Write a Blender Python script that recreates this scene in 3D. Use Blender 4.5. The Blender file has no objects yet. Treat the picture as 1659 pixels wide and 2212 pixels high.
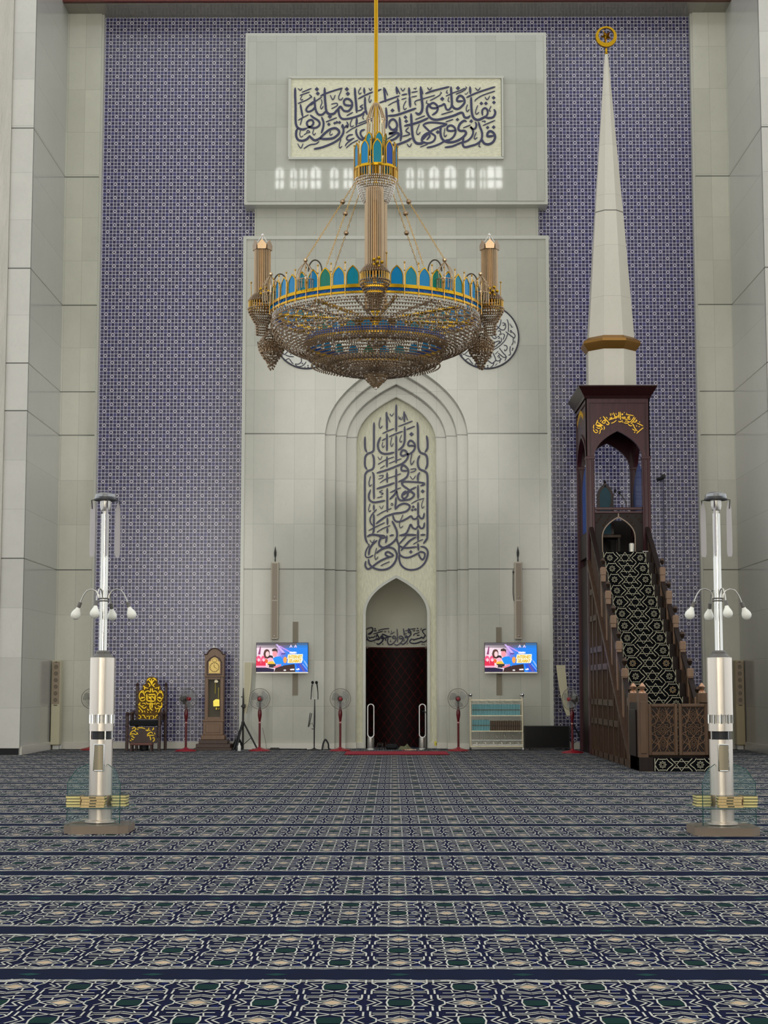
import bpy, math, random
import re as re_
from mathutils import Vector, Matrix
random.seed(7)
C = bpy.context.scene.collection
sc = bpy.context.scene
PI = math.pi
# ------------------------------------------------------------------ camera, world, light
F_PX = 3580.0; TH = math.atan(379/3580); PS = 18.5/3580*math.cos(TH); EYE = 1.2
ct, st, cp, sp = math.cos(TH), math.sin(TH), math.cos(PS), math.sin(PS)
FW = (-sp*ct, cp*ct, st); RT = (cp, sp, 0); UP = (sp*st, -cp*st, ct)
def at(px, py, Y):
    """the place in the hall seen at a photo pixel, at depth Y (used to measure sizes)"""
    a = (px-829.5)/F_PX; b = -(py-1106)/F_PX
    d = [FW[i]+a*RT[i]+b*UP[i] for i in range(3)]
    t = Y/d[1]
    return Vector((d[0]*t, Y, EYE+d[2]*t))
def zat(py, Y): return at(848, py, Y).z
cam_d = bpy.data.cameras.new('camera'); cam = bpy.data.objects.new('camera', cam_d); C.objects.link(cam)
cam.location = (0, 0, EYE); cam.rotation_euler = (PI/2+TH, 0, PS)
cam_d.sensor_fit = 'VERTICAL'; cam_d.sensor_height = 24; cam_d.lens = 24*F_PX/2212
cam_d.clip_end = 300
sc.camera = cam
w = bpy.data.worlds.new('world'); sc.world = w; w.use_nodes = True
bg = w.node_tree.nodes['Background']; bg.inputs[0].default_value = (0.93, 0.97, 1.0, 1); bg.inputs[1].default_value = 1.0
SUNLIT = 8.0          # brightness of the tall windows behind the viewer, some of them added as lights
CLEAR = 15.0          # brightness of the small clerestory windows
sc.view_settings.view_transform = 'Standard'; sc.view_settings.look = 'None'
sc.view_settings.exposure = 0.22; sc.view_settings.gamma = 1.0; sc.view_settings.use_curve_mapping = False

# ------------------------------------------------------------------ helpers: materials
def lin(c):
    return tuple((v/255/12.92 if v/255 <= .04045 else ((v/255+.055)/1.055)**2.4) for v in c)
MATS = {}
class G:
    def __init__(s, name, rough=.5, metal=0, spec=.5):
        s.mat = bpy.data.materials.new(name); s.mat.use_nodes = True; s.t = s.mat.node_tree; s.n = s.t.nodes
        s.b = s.n['Principled BSDF']; s.b.inputs['Roughness'].default_value = rough
        s.b.inputs['Metallic'].default_value = metal; s.b.inputs['Specular IOR Level'].default_value = spec
    def put(s, sock, v):
        if hasattr(v, 'is_linked') or hasattr(v, 'links'): s.t.links.new(v, sock)
        else: sock.default_value = v
    def m(s, op, a, b=None, c=None, clamp=False):
        n = s.n.new('ShaderNodeMath'); n.operation = op; n.use_clamp = clamp
        for i, v in enumerate((a, b, c)):
            if v is not None: s.put(n.inputs[i], v)
        return n.outputs[0]
    def mix(s, f, a, b, mode='MIX'):
        n = s.n.new('ShaderNodeMix'); n.data_type = 'RGBA'; n.blend_type = mode
        s.put(n.inputs[0], f)
        for i, v in ((6, a), (7, b)):
            if isinstance(v, tuple): v = (*v[:3], 1)
            s.put(n.inputs[i], v)
        return n.outputs[2]
    def pos(s, kind='world'):
        if kind == 'world': o = s.n.new('ShaderNodeNewGeometry').outputs['Position']
        else: o = s.n.new('ShaderNodeTexCoord').outputs['Object']
        sx = s.n.new('ShaderNodeSeparateXYZ'); s.t.links.new(o, sx.inputs[0])
        s.vec = o
        return sx.outputs
    def noise(s, scale, detail=3, vec=None, rough=.55):
        n = s.n.new('ShaderNodeTexNoise'); n.inputs['Scale'].default_value = scale
        n.inputs['Detail'].default_value = detail; n.inputs['Roughness'].default_value = rough
        if vec is not None: s.t.links.new(vec, n.inputs['Vector'])
        return n.outputs['Fac']
    def scalev(s, vec, sx, sy, sz):
        n = s.n.new('ShaderNodeVectorMath'); n.operation = 'MULTIPLY'
        s.t.links.new(vec, n.inputs[0]); n.inputs[1].default_value = (sx, sy, sz); return n.outputs[0]
    def comb(s, x, y, z=0.0):
        n = s.n.new('ShaderNodeCombineXYZ')
        for i, v in enumerate((x, y, z)): s.put(n.inputs[i], v)
        return n.outputs[0]
    def white(s, vec):
        n = s.n.new('ShaderNodeTexWhiteNoise'); s.t.links.new(vec, n.inputs['Vector']); return n.outputs['Value']
    def ramp(s, f, a, b, lo=0., hi=1.):
        n = s.n.new('ShaderNodeMapRange'); s.put(n.inputs[0], f)
        n.inputs[1].default_value = lo; n.inputs[2].default_value = hi
        n.inputs[3].default_value = a; n.inputs[4].default_value = b
        return n.outputs[0]
    def color(s, v):
        if isinstance(v, tuple): v = (*v[:3], 1)
        s.put(s.b.inputs['Base Color'], v)
    def bump(s, h, strength=.3, dist=.01):
        n = s.n.new('ShaderNodeBump'); n.inputs['Strength'].default_value = strength
        n.inputs['Distance'].default_value = dist; s.t.links.new(h, n.inputs['Height'])
        s.t.links.new(n.outputs[0], s.b.inputs['Normal'])
def mat(name, rgb, rough=.5, metal=0., spec=.5, var=.06, scale=6., kind='obj', emit=0., stretch=None):
    """plain colour with a little procedural unevenness"""
    if name in MATS: return MATS[name]
    g = G(name, rough, metal, spec); g.pos(kind)
    v = g.vec if not stretch else g.scalev(g.vec, *stretch)
    n = g.noise(scale, 3, v)
    c = lin(rgb)
    g.color(g.mix(n, tuple(x*(1-var) for x in c), tuple(min(1, x*(1+var)) for x in c)))
    if emit:
        g.b.inputs['Emission Color'].default_value = (*c, 1); g.b.inputs['Emission Strength'].default_value = emit
    MATS[name] = g.mat; return g.mat
def wood(name, rgb, rough=.35, dark=.55, scale=3., spec=.5):
    if name in MATS: return MATS[name]
    g = G(name, rough, 0, spec); g.pos('obj')
    n = g.noise(scale, 5, g.scalev(g.vec, 9, 9, .8)); c = lin(rgb)
    g.color(g.mix(g.ramp(n, 0, 1, .3, .7), tuple(x*dark for x in c), c))
    MATS[name] = g.mat; return g.mat
def clear(name, rgb, alpha, rough=.05, metal=0., spec=.5):
    """clear pane: part see-through, part tinted and shiny"""
    if name in MATS: return MATS[name]
    g = G(name, rough, metal, spec); g.pos('obj'); c = lin(rgb)
    g.color(g.mix(g.noise(4), tuple(x*.93 for x in c), c)); g.b.inputs['Alpha'].default_value = alpha
    MATS[name] = g.mat; return g.mat
def attr_mat(name, rough=.6, emit=0., spec=.3, fuzz=False):
    """colours carried by the mesh's faces (printed or woven pattern)"""
    if name in MATS: return MATS[name]
    g = G(name, rough, 0, spec)
    a = g.n.new('ShaderNodeAttribute'); a.attribute_name = 'col'; col = a.outputs['Color']
    if fuzz:
        g.pos('world'); n = g.noise(130, 2); col2 = g.mix(g.ramp(n, 0, 1, .3, .7), (.84, .84, .84), (1.12, 1.12, 1.12))
        col = g.mix(1.0, col, col2, 'MULTIPLY')
        big = g.noise(.8, 3); col = g.mix(1.0, col, g.mix(big, (.85,)*3, (1.12,)*3), 'MULTIPLY')
    if emit:
        g.color((0, 0, 0)); g.put(g.b.inputs['Emission Color'], col); g.b.inputs['Emission Strength'].default_value = emit
    else: g.color(col)
    MATS[name] = g.mat; return g.mat

# ------------------------------------------------------------------ helpers: meshes
class MB:
    def __init__(s): s.v = []; s.f = []; s.c = []; s.col = None
    def add(s, vs, fs):
        k = len(s.v); s.v.extend([tuple(p) for p in vs]); s.f.extend([tuple(i+k for i in f) for f in fs])
        if s.col is not None or s.c:
            while len(s.c) < len(s.f)-len(fs): s.c.append((1, 1, 1))
            s.c.extend([s.col]*len(fs))
        return s
    def box(s, x0, x1, y0, y1, z0, z1):
        vs = [(x, y, z) for x in (x0, x1) for y in (y0, y1) for z in (z0, z1)]
        return s.add(vs, [(0,1,3,2), (4,6,7,5), (0,4,5,1), (2,3,7,6), (0,2,6,4), (1,5,7,3)])
    def bbox(s, x0, x1, y0, y1, z0, z1, b=.01):
        """box with chamfered edges along every side"""
        import itertools
        b = min(b, (x1-x0)/2.01, (y1-y0)/2.01, (z1-z0)/2.01)
        X, Y, Z = (x0, x1), (y0, y1), (z0, z1); vs = []; idx = {}
        for i, j, k in itertools.product((0, 1), repeat=3):
            sx, sy, sz = (1, -1)[i], (1, -1)[j], (1, -1)[k]
            for a in range(3):
                p = [X[i]+sx*b, Y[j]+sy*b, Z[k]+sz*b]
                p[a] = (X[i], Y[j], Z[k])[a]
                idx[(i, j, k, a)] = len(vs); vs.append(p)
        fs = []
        for a in range(3):
            o = [q for q in range(3) if q != a]
            for side in (0, 1):
                loop = []
                for u, v in ((0, 0), (1, 0), (1, 1), (0, 1)):
                    t = [0, 0, 0]; t[a] = side; t[o[0]] = u; t[o[1]] = v
                    loop.append(idx[(*t, a)])
                fs.append(tuple(loop))
        for a in range(3):
            o = [q for q in range(3) if q != a]
            for u, v in ((0, 0), (1, 0), (1, 1), (0, 1)):
                t0 = [0]*3; t1 = [0]*3; t0[o[0]] = t1[o[0]] = u; t0[o[1]] = t1[o[1]] = v; t0[a] = 0; t1[a] = 1
                fs.append((idx[(*t0, o[0])], idx[(*t1, o[0])], idx[(*t1, o[1])], idx[(*t0, o[1])]))
        for i, j, k in itertools.product((0, 1), repeat=3):
            fs.append(tuple(idx[(i, j, k, a)] for a in range(3)))
        return s.add(vs, fs)
    def lathe(s, prof, n=24, cx=0, cy=0, z=0, a0=0, a1=2*PI, cap=True):
        full = abs(a1-a0-2*PI) < 1e-6; m = n if full else n+1; vs = []
        for r, h in prof:
            for i in range(m):
                a = a0+(a1-a0)*i/n; vs.append((cx+r*math.cos(a), cy+r*math.sin(a), z+h))
        fs = []
        for k in range(len(prof)-1):
            for i in range(n):
                j = (i+1) % m
                fs.append((k*m+i, k*m+j, (k+1)*m+j, (k+1)*m+i))
        if cap and full:
            if prof[0][0] > 1e-5: fs.append(tuple(range(m-1, -1, -1)))
            if prof[-1][0] > 1e-5: fs.append(tuple((len(prof)-1)*m+i for i in range(m)))
        return s.add(vs, fs)
    def tube(s, pts, r, n=8, closed=False, taper=None):
        P = [Vector(p) for p in pts]; L = len(P); vs = []; up = Vector((0, 0, 1)); prev = None
        for i, p in enumerate(P):
            if closed: d = P[(i+1) % L]-P[i-1]
            else: d = P[min(i+1, L-1)]-P[max(i-1, 0)]
            d.normalize()
            a = prev - d*prev.dot(d) if prev is not None else (up.cross(d) if abs(d.z) < .95 else Vector((1, 0, 0)).cross(d).cross(d))
            if a.length < 1e-6: a = Vector((1, 0, 0))
            a.normalize(); prev = a; b = d.cross(a)
            rr = r if taper is None else taper[i]
            for k in range(n):
                t = 2*PI*k/n; vs.append(p+(a*math.cos(t)+b*math.sin(t))*rr)
        fs = []
        for i in range(L if closed else L-1):
            j = (i+1) % L
            for k in range(n): fs.append((i*n+k, i*n+(k+1) % n, j*n+(k+1) % n, j*n+k))
        if not closed: fs += [tuple(range(n-1, -1, -1)), tuple((L-1)*n+k for k in range(n))]
        return s.add(vs, fs)
    def ring(s, R, r, z, n=48, m=8, cx=0, cy=0):
        return s.tube([(cx+R*math.cos(2*PI*i/n), cy+R*math.sin(2*PI*i/n), z) for i in range(n)], r, m, True)
    def prism(s, pts, y0, y1):
        """outline in x,z pushed from y0 to y1"""
        n = len(pts); vs = [(x, y0, z) for x, z in pts]+[(x, y1, z) for x, z in pts]
        fs = [tuple(range(n)), tuple(range(2*n-1, n-1, -1))]
        fs += [(i, n+i, n+(i+1) % n, (i+1) % n) for i in range(n)]
        return s.add(vs, fs)
    def prismz(s, pts, z0, z1):
        n = len(pts); vs = [(x, y, z0) for x, y in pts]+[(x, y, z1) for x, y in pts]
        fs = [tuple(range(n-1, -1, -1)), tuple(range(n, 2*n))]
        fs += [(i, (i+1) % n, n+(i+1) % n, n+i) for i in range(n)]
        return s.add(vs, fs)
    def prismx(s, pts, x0, x1):
        n = len(pts); vs = [(x0, y, z) for y, z in pts]+[(x1, y, z) for y, z in pts]
        fs = [tuple(range(n)), tuple(range(2*n-1, n-1, -1))]
        fs += [(i, n+i, n+(i+1) % n, (i+1) % n) for i in range(n)]
        return s.add(vs, fs)
    def ball(s, c, r, n=12, sz=1.):
        k = max(4, n//2)
        pr = [(r*math.sin(PI*i/k), -r*sz*math.cos(PI*i/k)) for i in range(k+1)]
        pr[0] = (1e-6, pr[0][1]); pr[-1] = (1e-6, pr[-1][1])
        return s.lathe(pr, n, c[0], c[1], c[2], cap=False)
    def band(s, outer, inner, y0, y1):
        """flat band between two outlines of equal count at y0, inner edge and outer edge pushed to y1"""
        n = len(outer)
        vs = [(x, y0, z) for x, z in outer]+[(x, y0, z) for x, z in inner]+[(x, y1, z) for x, z in inner]+[(x, y1, z) for x, z in outer]
        fs = []
        for i in range(n-1):
            fs += [(i, i+1, n+i+1, n+i), (n+i, n+i+1, 2*n+i+1, 2*n+i), (i+1, i, 3*n+i, 3*n+i+1)]
        return s.add(vs, fs)
    def beads(s, pts, r):
        vs = []; fs = []
        for p in pts:
            k = len(vs); x, y, z = p
            vs += [(x+r, y, z), (x-r, y, z), (x, y+r, z), (x, y-r, z), (x, y, z+r*1.3), (x, y, z-r*1.3)]
            fs += [(k, k+2, k+4), (k+2, k+1, k+4), (k+1, k+3, k+4), (k+3, k, k+4), (k+2, k, k+5), (k+1, k+2, k+5), (k+3, k+1, k+5), (k, k+3, k+5)]
        return s.add(vs, fs)
    def build(s, name, material, parent=None, smooth=30, loc=None, kind=None, label=None):
        me = bpy.data.meshes.new(name); me.from_pydata(s.v, [], s.f); me.update()
        for mm in (material if isinstance(material, (list, tuple)) else [material]): me.materials.append(mm)
        if s.c:
            while len(s.c) < len(s.f): s.c.append((1, 1, 1))
            at_ = me.attributes.new('col', 'FLOAT_COLOR', 'FACE')
            flat = []
            for c in s.c: flat.extend((*c, 1.0))
            at_.data.foreach_set('color', flat)
        if smooth:
            me.polygons.foreach_set('use_smooth', [True]*len(me.polygons)); me.set_sharp_from_angle(angle=math.radians(smooth))
        o = bpy.data.objects.new(name, me); C.objects.link(o)
        if parent is not None: o.parent = parent
        if loc is not None: o.location = loc
        if kind: o['kind'] = kind
        if label: o['label'] = label
        return o
def tag(o, label, cat, group=None):
    o['label'] = label; o['category'] = cat
    if group: o['group'] = group
    return o
def thing(name, label, cat, loc=(0, 0, 0), rz=0., group=None):
    o = bpy.data.objects.new(name, None); C.objects.link(o); o.empty_display_size = .1
    o.location = loc; o.rotation_euler = (0, 0, rz)
    return tag(o, label, cat, group)
def struct(name, mb, m, smooth=30): return mb.build(name, m, None, smooth, kind='structure')
def kids(o): return [c for c in C.objects if c.parent == o]
def dup(root, loc, rz=None, label=None, group=None):
    r = root.copy(); C.objects.link(r); r.location = loc
    if rz is not None: r.rotation_euler = (0, 0, rz)
    if label: r['label'] = label
    if group: r['group'] = group
    for ch in kids(root):
        c = ch.copy(); C.objects.link(c); c.parent = r
        for g_ in kids(ch):
            d = g_.copy(); C.objects.link(d); d.parent = c
    return r
def moved(mb, M):
    mb.v = [tuple(M @ Vector(p)) for p in mb.v]; return mb

# pointed arch outline, springing at z=0: half width h, rise
def arch(h, rise, n=12, cx=0., z=0., b1=.50, b2=(.46, .80)):
    P = [(1, 0), (1, b1), (b2[0], b2[1]), (0, 1)]
    half = []
    for i in range(n+1):
        t = i/n; u = 1-t
        x = u**3*P[0][0]+3*u*u*t*P[1][0]+3*u*t*t*P[2][0]+t**3*P[3][0]
        y = u**3*P[0][1]+3*u*u*t*P[1][1]+3*u*t*t*P[2][1]+t**3*P[3][1]
        half.append((x*h, y*rise))
    return [(cx-x, z+y) for x, y in half]+[(cx+x, z+y) for x, y in half[-2::-1]]
def arched(h, rise, z0, zs, cx=0., n=12):
    """outline with straight jambs from z0 to the springing zs, left foot to right foot"""
    return [(cx-h, z0)]+arch(h, rise, n, cx, zs)+[(cx+h, z0)]

# ------------------------------------------------------------------ pen strokes (lettering)
def spline(pts, per=6):
    if len(pts) < 3: return [tuple(pts[0][j]+(pts[-1][j]-pts[0][j])*k/8 for j in (0, 1)) for k in range(9)]
    out = []
    for i in range(len(pts)-1):
        p0 = pts[max(i-1, 0)]; p1 = pts[i]; p2 = pts[i+1]; p3 = pts[min(i+2, len(pts)-1)]
        for k in range(per):
            t = k/per
            out.append(tuple(.5*(2*p1[j]+(p2[j]-p0[j])*t+(2*p0[j]-5*p1[j]+4*p2[j]-p3[j])*t*t+(3*p1[j]-p0[j]-3*p2[j]+p3[j])*t**3) for j in (0, 1)))
    out.append(pts[-1]); return out
def strokes(text, default_w):
    """'w: x,y x,y; x,y ... | w: ...' and '*x,y,r' diamonds -> list of outlines (quads strips)"""
    res = []
    w = default_w
    for chunk in text.replace('\n', ' ').split(';'):
        chunk = chunk.strip()
        if not chunk: continue
        if ':' in chunk:
            a, chunk = chunk.split(':'); w = float(a)
        pts = []
        for tok in chunk.split():
            if tok[0] == '*':
                x, y, r = map(float, tok[1:].split(','))
                res.append([((x-r, y), (x, y-r)), ((x, y+r), (x+r, y))])
            else:
                pts.append(tuple(map(float, tok.split(','))))
        if len(pts) < 2: continue
        sp_ = spline(pts); L = [0]
        for i in range(1, len(sp_)): L.append(L[-1]+math.dist(sp_[i], sp_[i-1]))
        strip = []
        for i, p in enumerate(sp_):
            a = sp_[max(i-1, 0)]; b = sp_[min(i+1, len(sp_)-1)]
            dx, dy = b[0]-a[0], b[1]-a[1]; l = math.hypot(dx, dy) or 1
            e = min(L[i], L[-1]-L[i]); hw = w/2*min(1, .45+.55*e/(w*1.1))
            strip.append(((p[0]-dy/l*hw, p[1]+dx/l*hw), (p[0]+dy/l*hw, p[1]-dx/l*hw)))
        res.append(strip)
    return res
def ink(mb, strips, ox, oy, s, place, depth):
    d0 = depth
    """strips in zoomed pixels -> raised lettering; place(px,py) gives the wall point, depth a vector towards the viewer"""
    for q, st_ in enumerate(strips):
        n = len(st_); vs = []; depth = d0*(1+.035*(q % 23))
        for a, b in st_:
            A = place(ox+a[0]*s, oy+a[1]*s); B = place(ox+b[0]*s, oy+b[1]*s)
            vs += [A, B, A+depth, B+depth]
        fs = []
        for i in range(n-1):
            k = 4*i; q = k+4
            fs += [(k+2, k+3, q+3, q+2), (k, k+2, q+2, q), (k+3, k+1, q+1, q+3)]
        fs += [(0, 1, 3, 2), (4*n-4, 4*n-2, 4*n-1, 4*n-3)]
        mb.add(vs, fs)
    return mb
# ------------------------------------------------------------------ the hall
XL, XR, AX = -6.66, 6.84, .078
YT, YP, YC, YM, YN = 33.0, 32.79, 32.6, 32.8, 29.85   # tile, pilaster, centre panel, recessed band, near edge of the reveals
ZTOP = zat(22, YP)
DARKZ = (3.52, 6.22, 7.1, 8.87, 11.53)
def marble(name, axis, p, x0, q=.895, z0=3.52, darks=DARKZ, rgb=(188, 186, 172), rough=.13, spec=.5, jw=.005, var=.09):
    g = G(name, rough, 0, spec); o = g.pos('world'); h = o[axis]; z = o['Z']
    u = g.m('DIVIDE', g.m('SUBTRACT', h, x0), p); v = g.m('DIVIDE', g.m('SUBTRACT', z, z0), q)
    def near(t, wdt):
        fr = g.m('ABSOLUTE', g.m('SUBTRACT', t, g.m('ROUND', t)))
        return g.m('LESS_THAN', fr, wdt)
    joint = g.m('MAXIMUM', near(u, jw/p), near(v, jw/q))
    cell = g.white(g.comb(g.m('FLOOR', u), g.m('FLOOR', v), .5))
    c = lin(rgb)
    vein = g.noise(1.6, 8, g.vec, .68); fine = g.noise(9, 4, g.vec)
    tone = g.m('ADD', g.m('MULTIPLY', cell, .55), g.m('ADD', g.m('MULTIPLY', vein, .75), g.m('MULTIPLY', fine, .2)))
    base = g.mix(g.ramp(tone, 0, 1, .3, 1.2), tuple(x*(1-var*1.6) for x in c), tuple(x*(1+var*.9) for x in c))
    streak = g.noise(.9, 6, g.scalev(g.vec, 2.2, 2.2, 1.1), .75)
    base = g.mix(g.m('MULTIPLY', g.m('LESS_THAN', g.m('ABSOLUTE', g.m('SUBTRACT', streak, .5)), .008), .10), base, tuple(x*.6 for x in c))
    base = g.mix(g.m('MULTIPLY', joint, .38), base, tuple(x*.45 for x in c))
    d = None
    for zz in darks:
        k = g.m('LESS_THAN', g.m('ABSOLUTE', g.m('SUBTRACT', z, zz)), .011)
        d = k if d is None else g.m('MAXIMUM', d, k)
    if d is not None: base = g.mix(g.m('MULTIPLY', d, .85), base, tuple(x*.10 for x in c))
    g.color(base); MATS[name] = g.mat; return g.mat
M_PIL = marble('marble_pilaster', 'X', .345, -6.63, rgb=(206, 204, 186))
M_REV = marble('marble_reveal', 'Y', 3.0, 26.85, rgb=(186, 184, 176), var=.03, rough=.12)
M_CEN = marble('marble_centre', 'X', .405, AX, q=.895, darks=(3.52, 6.22))
M_TOP = marble('marble_top', 'X', .405, AX, darks=(), rough=.025, rgb=(186, 185, 172))
M_PIER = marble('marble_pier', 'X', .9, -6.66, rgb=(205, 201, 190))
M_EDGE = mat('marble_edge', (196, 194, 180), .2, var=.05, kind='world')
M_BASE = mat('baseboard_marble', (212, 206, 192), .25, var=.06, kind='world')

# glazed tile wall: square lattice of stars, rings and dots
def tile_material():
    g = G('glazed_tiles', .22, 0, .5); o = g.pos('world'); c = .0713
    u = g.m('DIVIDE', g.m('ADD', o['X'], 50*c*4), c); v = g.m('DIVIDE', o['Z'], c)
    iu = g.m('FLOOR', u); iv = g.m('FLOOR', v)
    fu = g.m('ABSOLUTE', g.m('SUBTRACT', g.m('SUBTRACT', u, iu), .5)); fv = g.m('ABSOLUTE', g.m('SUBTRACT', g.m('SUBTRACT', v, iv), .5))
    r = g.m('SQRT', g.m('ADD', g.m('MULTIPLY', fu, fu), g.m('MULTIPLY', fv, fv)))
    che = g.m('MAXIMUM', fu, fv); man = g.m('ADD', fu, fv)
    pu = g.m('MODULO', iu, 2.); pv = g.m('MODULO', iv, 2.); s4 = g.m('MODULO', g.m('ADD', iu, iv), 4.)
    even = g.m('SUBTRACT', 1., pv)
    star = g.m('MULTIPLY', even, g.m('LESS_THAN', s4, .5))
    sq = g.m('MULTIPLY', even, g.m('COMPARE', s4, 2., .4))
    octa = g.m('MULTIPLY', pv, pu)
    dot = g.m('SUBTRACT', 1., g.m('ADD', star, g.m('ADD', sq, octa)), clamp=True)
    line = lin((212, 207, 205)); mid = lin((94, 93, 114)); dark = lin((54, 50, 78)); mid2 = lin((98, 95, 110)); ink_ = lin((66, 62, 92))
    rnd = g.white(g.comb(iu, iv, 3.)); tint = g.noise(.55, 4)
    midv = g.mix(rnd, mid, lin((84, 84, 132))); darkv = g.mix(rnd, dark, lin((58, 54, 78)))
    f = g.m('LESS_THAN', che, .44)
    # dots
    cd = g.mix(g.m('LESS_THAN', r, .37), midv, darkv)
    cd = g.mix(f, line, cd)
    # octagons with a ring
    rg = g.m('MULTIPLY', g.m('GREATER_THAN', r, .20), g.m('LESS_THAN', r, .31))
    co = g.mix(rg, midv, ink_)
    co = g.mix(g.m('MAXIMUM', g.m('GREATER_THAN', man, .74), g.m('GREATER_THAN', che, .45)), co, line)
    # plain squares
    cs = g.mix(g.m('MULTIPLY', g.m('GREATER_THAN', che, .14), g.m('LESS_THAN', che, .25)), mid2, ink_)
    cs = g.mix(g.m('GREATER_THAN', che, .42), cs, line)
    # stars
    cst = g.mix(g.m('MULTIPLY', g.m('GREATER_THAN', man, .40), g.m('LESS_THAN', man, .64)), lin((58, 54, 84)), lin((232, 226, 218)))
    cst = g.mix(g.m('LESS_THAN', man, .38), cst, midv); cst = g.mix(g.m('LESS_THAN', r, .13), cst, darkv)
    col = g.mix(octa, cd, co); col = g.mix(sq, col, cs); col = g.mix(star, col, cst)
    col = g.mix(1., col, g.mix(g.ramp(tint, 0, 1, .35, .65), (.86, .84, 1.08), (1.10, 1.10, .96)), 'MULTIPLY')
    g.color(col); return g.mat
M_TILE = tile_material()

# back wall (tiles): two broad fields and the strip over the top of the centre panel
X0, X1 = -2.985, 3.13                       # centre panel
mb = MB(); mb.box(XL-.6, X0+.25, YT, YT+.35, 0, 17.2); mb.box(X1-.25, XR+.6, YT, YT+.35, 0, 17.2)
mb.box(X0+.25, X1-.25, YT, YT+.35, zat(520, YC)-.4, 17.2)
struct('wall_back', mb, M_TILE)
for nm, xa, xb in (('trim_1', XL-.3, -5.97), ('trim_2', 6.16, XR+.3)):
    mb = MB(); mb.box(xa, xb, YP, YT+.02, 0, ZTOP+.02); struct(nm, mb, M_PIL)
for nm, xa, xb in (('trim_3', -5.97, -5.925), ('trim_4', 6.115, 6.16)):
    mb = MB(); mb.box(xa, xb, YP+.05, YT+.02, 0, ZTOP+.02); struct(nm, mb, M_EDGE)
# reveals and the piers in front of them
for nm, xa, xb, s in (('wall_left', XL-1.8, XL, -1), ('wall_right', XR, XR+1.8, 1)):
    mb = MB(); mb.box(xa, xb, YN, YT+.3, .0, 17.2)
    struct(nm, mb, M_REV)
for nm, xa, xb in (('trim_5', -7.07, XL), ('trim_6', XR, 7.25)):
    mb = MB(); mb.box(xa, xb, YN-.03, YN+.02, .12, 17.2); struct(nm, mb, M_PIER)
def rough_stone():
    g = G('rough_stone', .75); g.pos('world'); n = g.noise(9, 6, None, .7); n2 = g.noise(3, 3)
    c = lin((200, 194, 180)); g.color(g.mix(g.ramp(n, 0, 1, .35, .65), tuple(x*.82 for x in c), c)); g.bump(g.m('ADD', n, n2), 1.0, .09); return g.mat
M_ROUGH = rough_stone()
for nm, xa, xb in (('trim_7', -9.6, -7.07), ('trim_8', 7.25, 9.8)):
    mb = MB(); mb.box(xa, xb, YN-.06, YN+.05, .12, 17.2); struct(nm, mb, M_ROUGH)
# lintel soffit, red timber above
M_SOFF = marble('marble_soffit', 'X', .42, AX, darks=(), rgb=(150, 146, 132))
zS = zat(22, 32.5)
mb = MB(); mb.box(XL, XR, 32.30, YT+.05, zS+.06, zS+.5); struct('trim_9', mb, M_SOFF)
mb = MB(); mb.box(XL, XR, 32.22, 32.40, zat(5.5, 32.3), 17.2); mb.box(XL, XR, 32.17, 32.24, zat(2.5, 32.2), zat(-6, 32.2))
struct('trim_10', mb, wood('red_timber', (110, 38, 22), .4))
M_CEIL = mat('ceiling_plaster', (196, 192, 180), .8, kind='world')
mb = MB(); mb.box(-11, 12, 32.2, YT+.4, 17.2, 17.4); struct('ceiling', mb, M_CEIL)

# centre panel: upper block, recessed band, lower block with the stepped arch
M_FRAME = mat('marble_frame', (196, 195, 182), .15, var=.05, kind='world')
def framed(nm, xa, xb, za, zb, yf, m, e=.07):
    mb = MB(); mb.box(xa, xb, yf+.02, YT+.05, za, zb); o = struct(nm, mb, M_FRAME)
    mb = MB(); mb.box(xa+e, xb-e, yf, yf+.03, za+e, zb-e); return struct(nm.replace('frame', 'face'), mb, m)
zt0, zt1 = zat(441, YC-.1), zat(70, YC-.1)
mb = MB(); mb.box(X0, X1, YC-.08, YT+.05, zt0, zt1); struct('trim_11', mb, M_FRAME)
mb = MB(); mb.box(X0+.065, X1-.065, YC-.10, YC-.07, zt0+.065, zt1-.065); struct('wall_upper_panel', mb, M_TOP)
mb = MB(); mb.box(X0+.19, X1-.17, YM, YT+.3, zat(515, YM)-.2, zt0+.1); struct('wall_recessed_band', mb, M_CEN)
zl = zat(513, YC)
RH = [1.422, 1.215, 1.005, .80]             # half widths of the stepped arches
ZSP = zat(947, YC)
def arch_outline(h, n=16): return arched(h, 1.15*h, 0, ZSP, AX, n)
def wall_hole(mb, x0, x1, z1, hole, yf, yb):
    """wall face with an arched hole that reaches the floor"""
    k = len(hole); vs = []; fs = []
    for x, z in hole: vs += [(x, yf, z), (x, yf, z1), (x, yb, z)]
    for i in range(1, k-2):
        fs += [(3*i, 3*i+3, 3*i+4, 3*i+1)]
    for i in range(k-1): fs.append((3*i, 3*i+2, 3*i+5, 3*i+3))
    mb.add(vs, fs)
    mb.add([(x0, yf, 0), (hole[0][0], yf, 0), (hole[0][0], yf, z1), (x0, yf, z1)], [(0, 1, 2, 3)])
    xe = hole[-1][0]
    mb.add([(xe, yf, 0), (x1, yf, 0), (x1, yf, z1), (xe, yf, z1)], [(0, 1, 2, 3)])
    mb.add([(x0, yf, 0), (x0, yb, 0), (x0, yb, z1), (x0, yf, z1)], [(0, 1, 2, 3)])
    mb.add([(x1, yf, 0), (x1, yb, 0), (x1, yb, z1), (x1, yf, z1)], [(0, 1, 2, 3)])
    mb.add([(x0, yf, z1), (x1, yf, z1), (x1, yb, z1), (x0, yb, z1)], [(0, 1, 2, 3)])
mb = MB(); wall_hole(mb, X0, X1, zl, arch_outline(RH[0]), YC, YC+.45)
struct('wall_centre', mb, M_CEN)
mb = MB()
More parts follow.
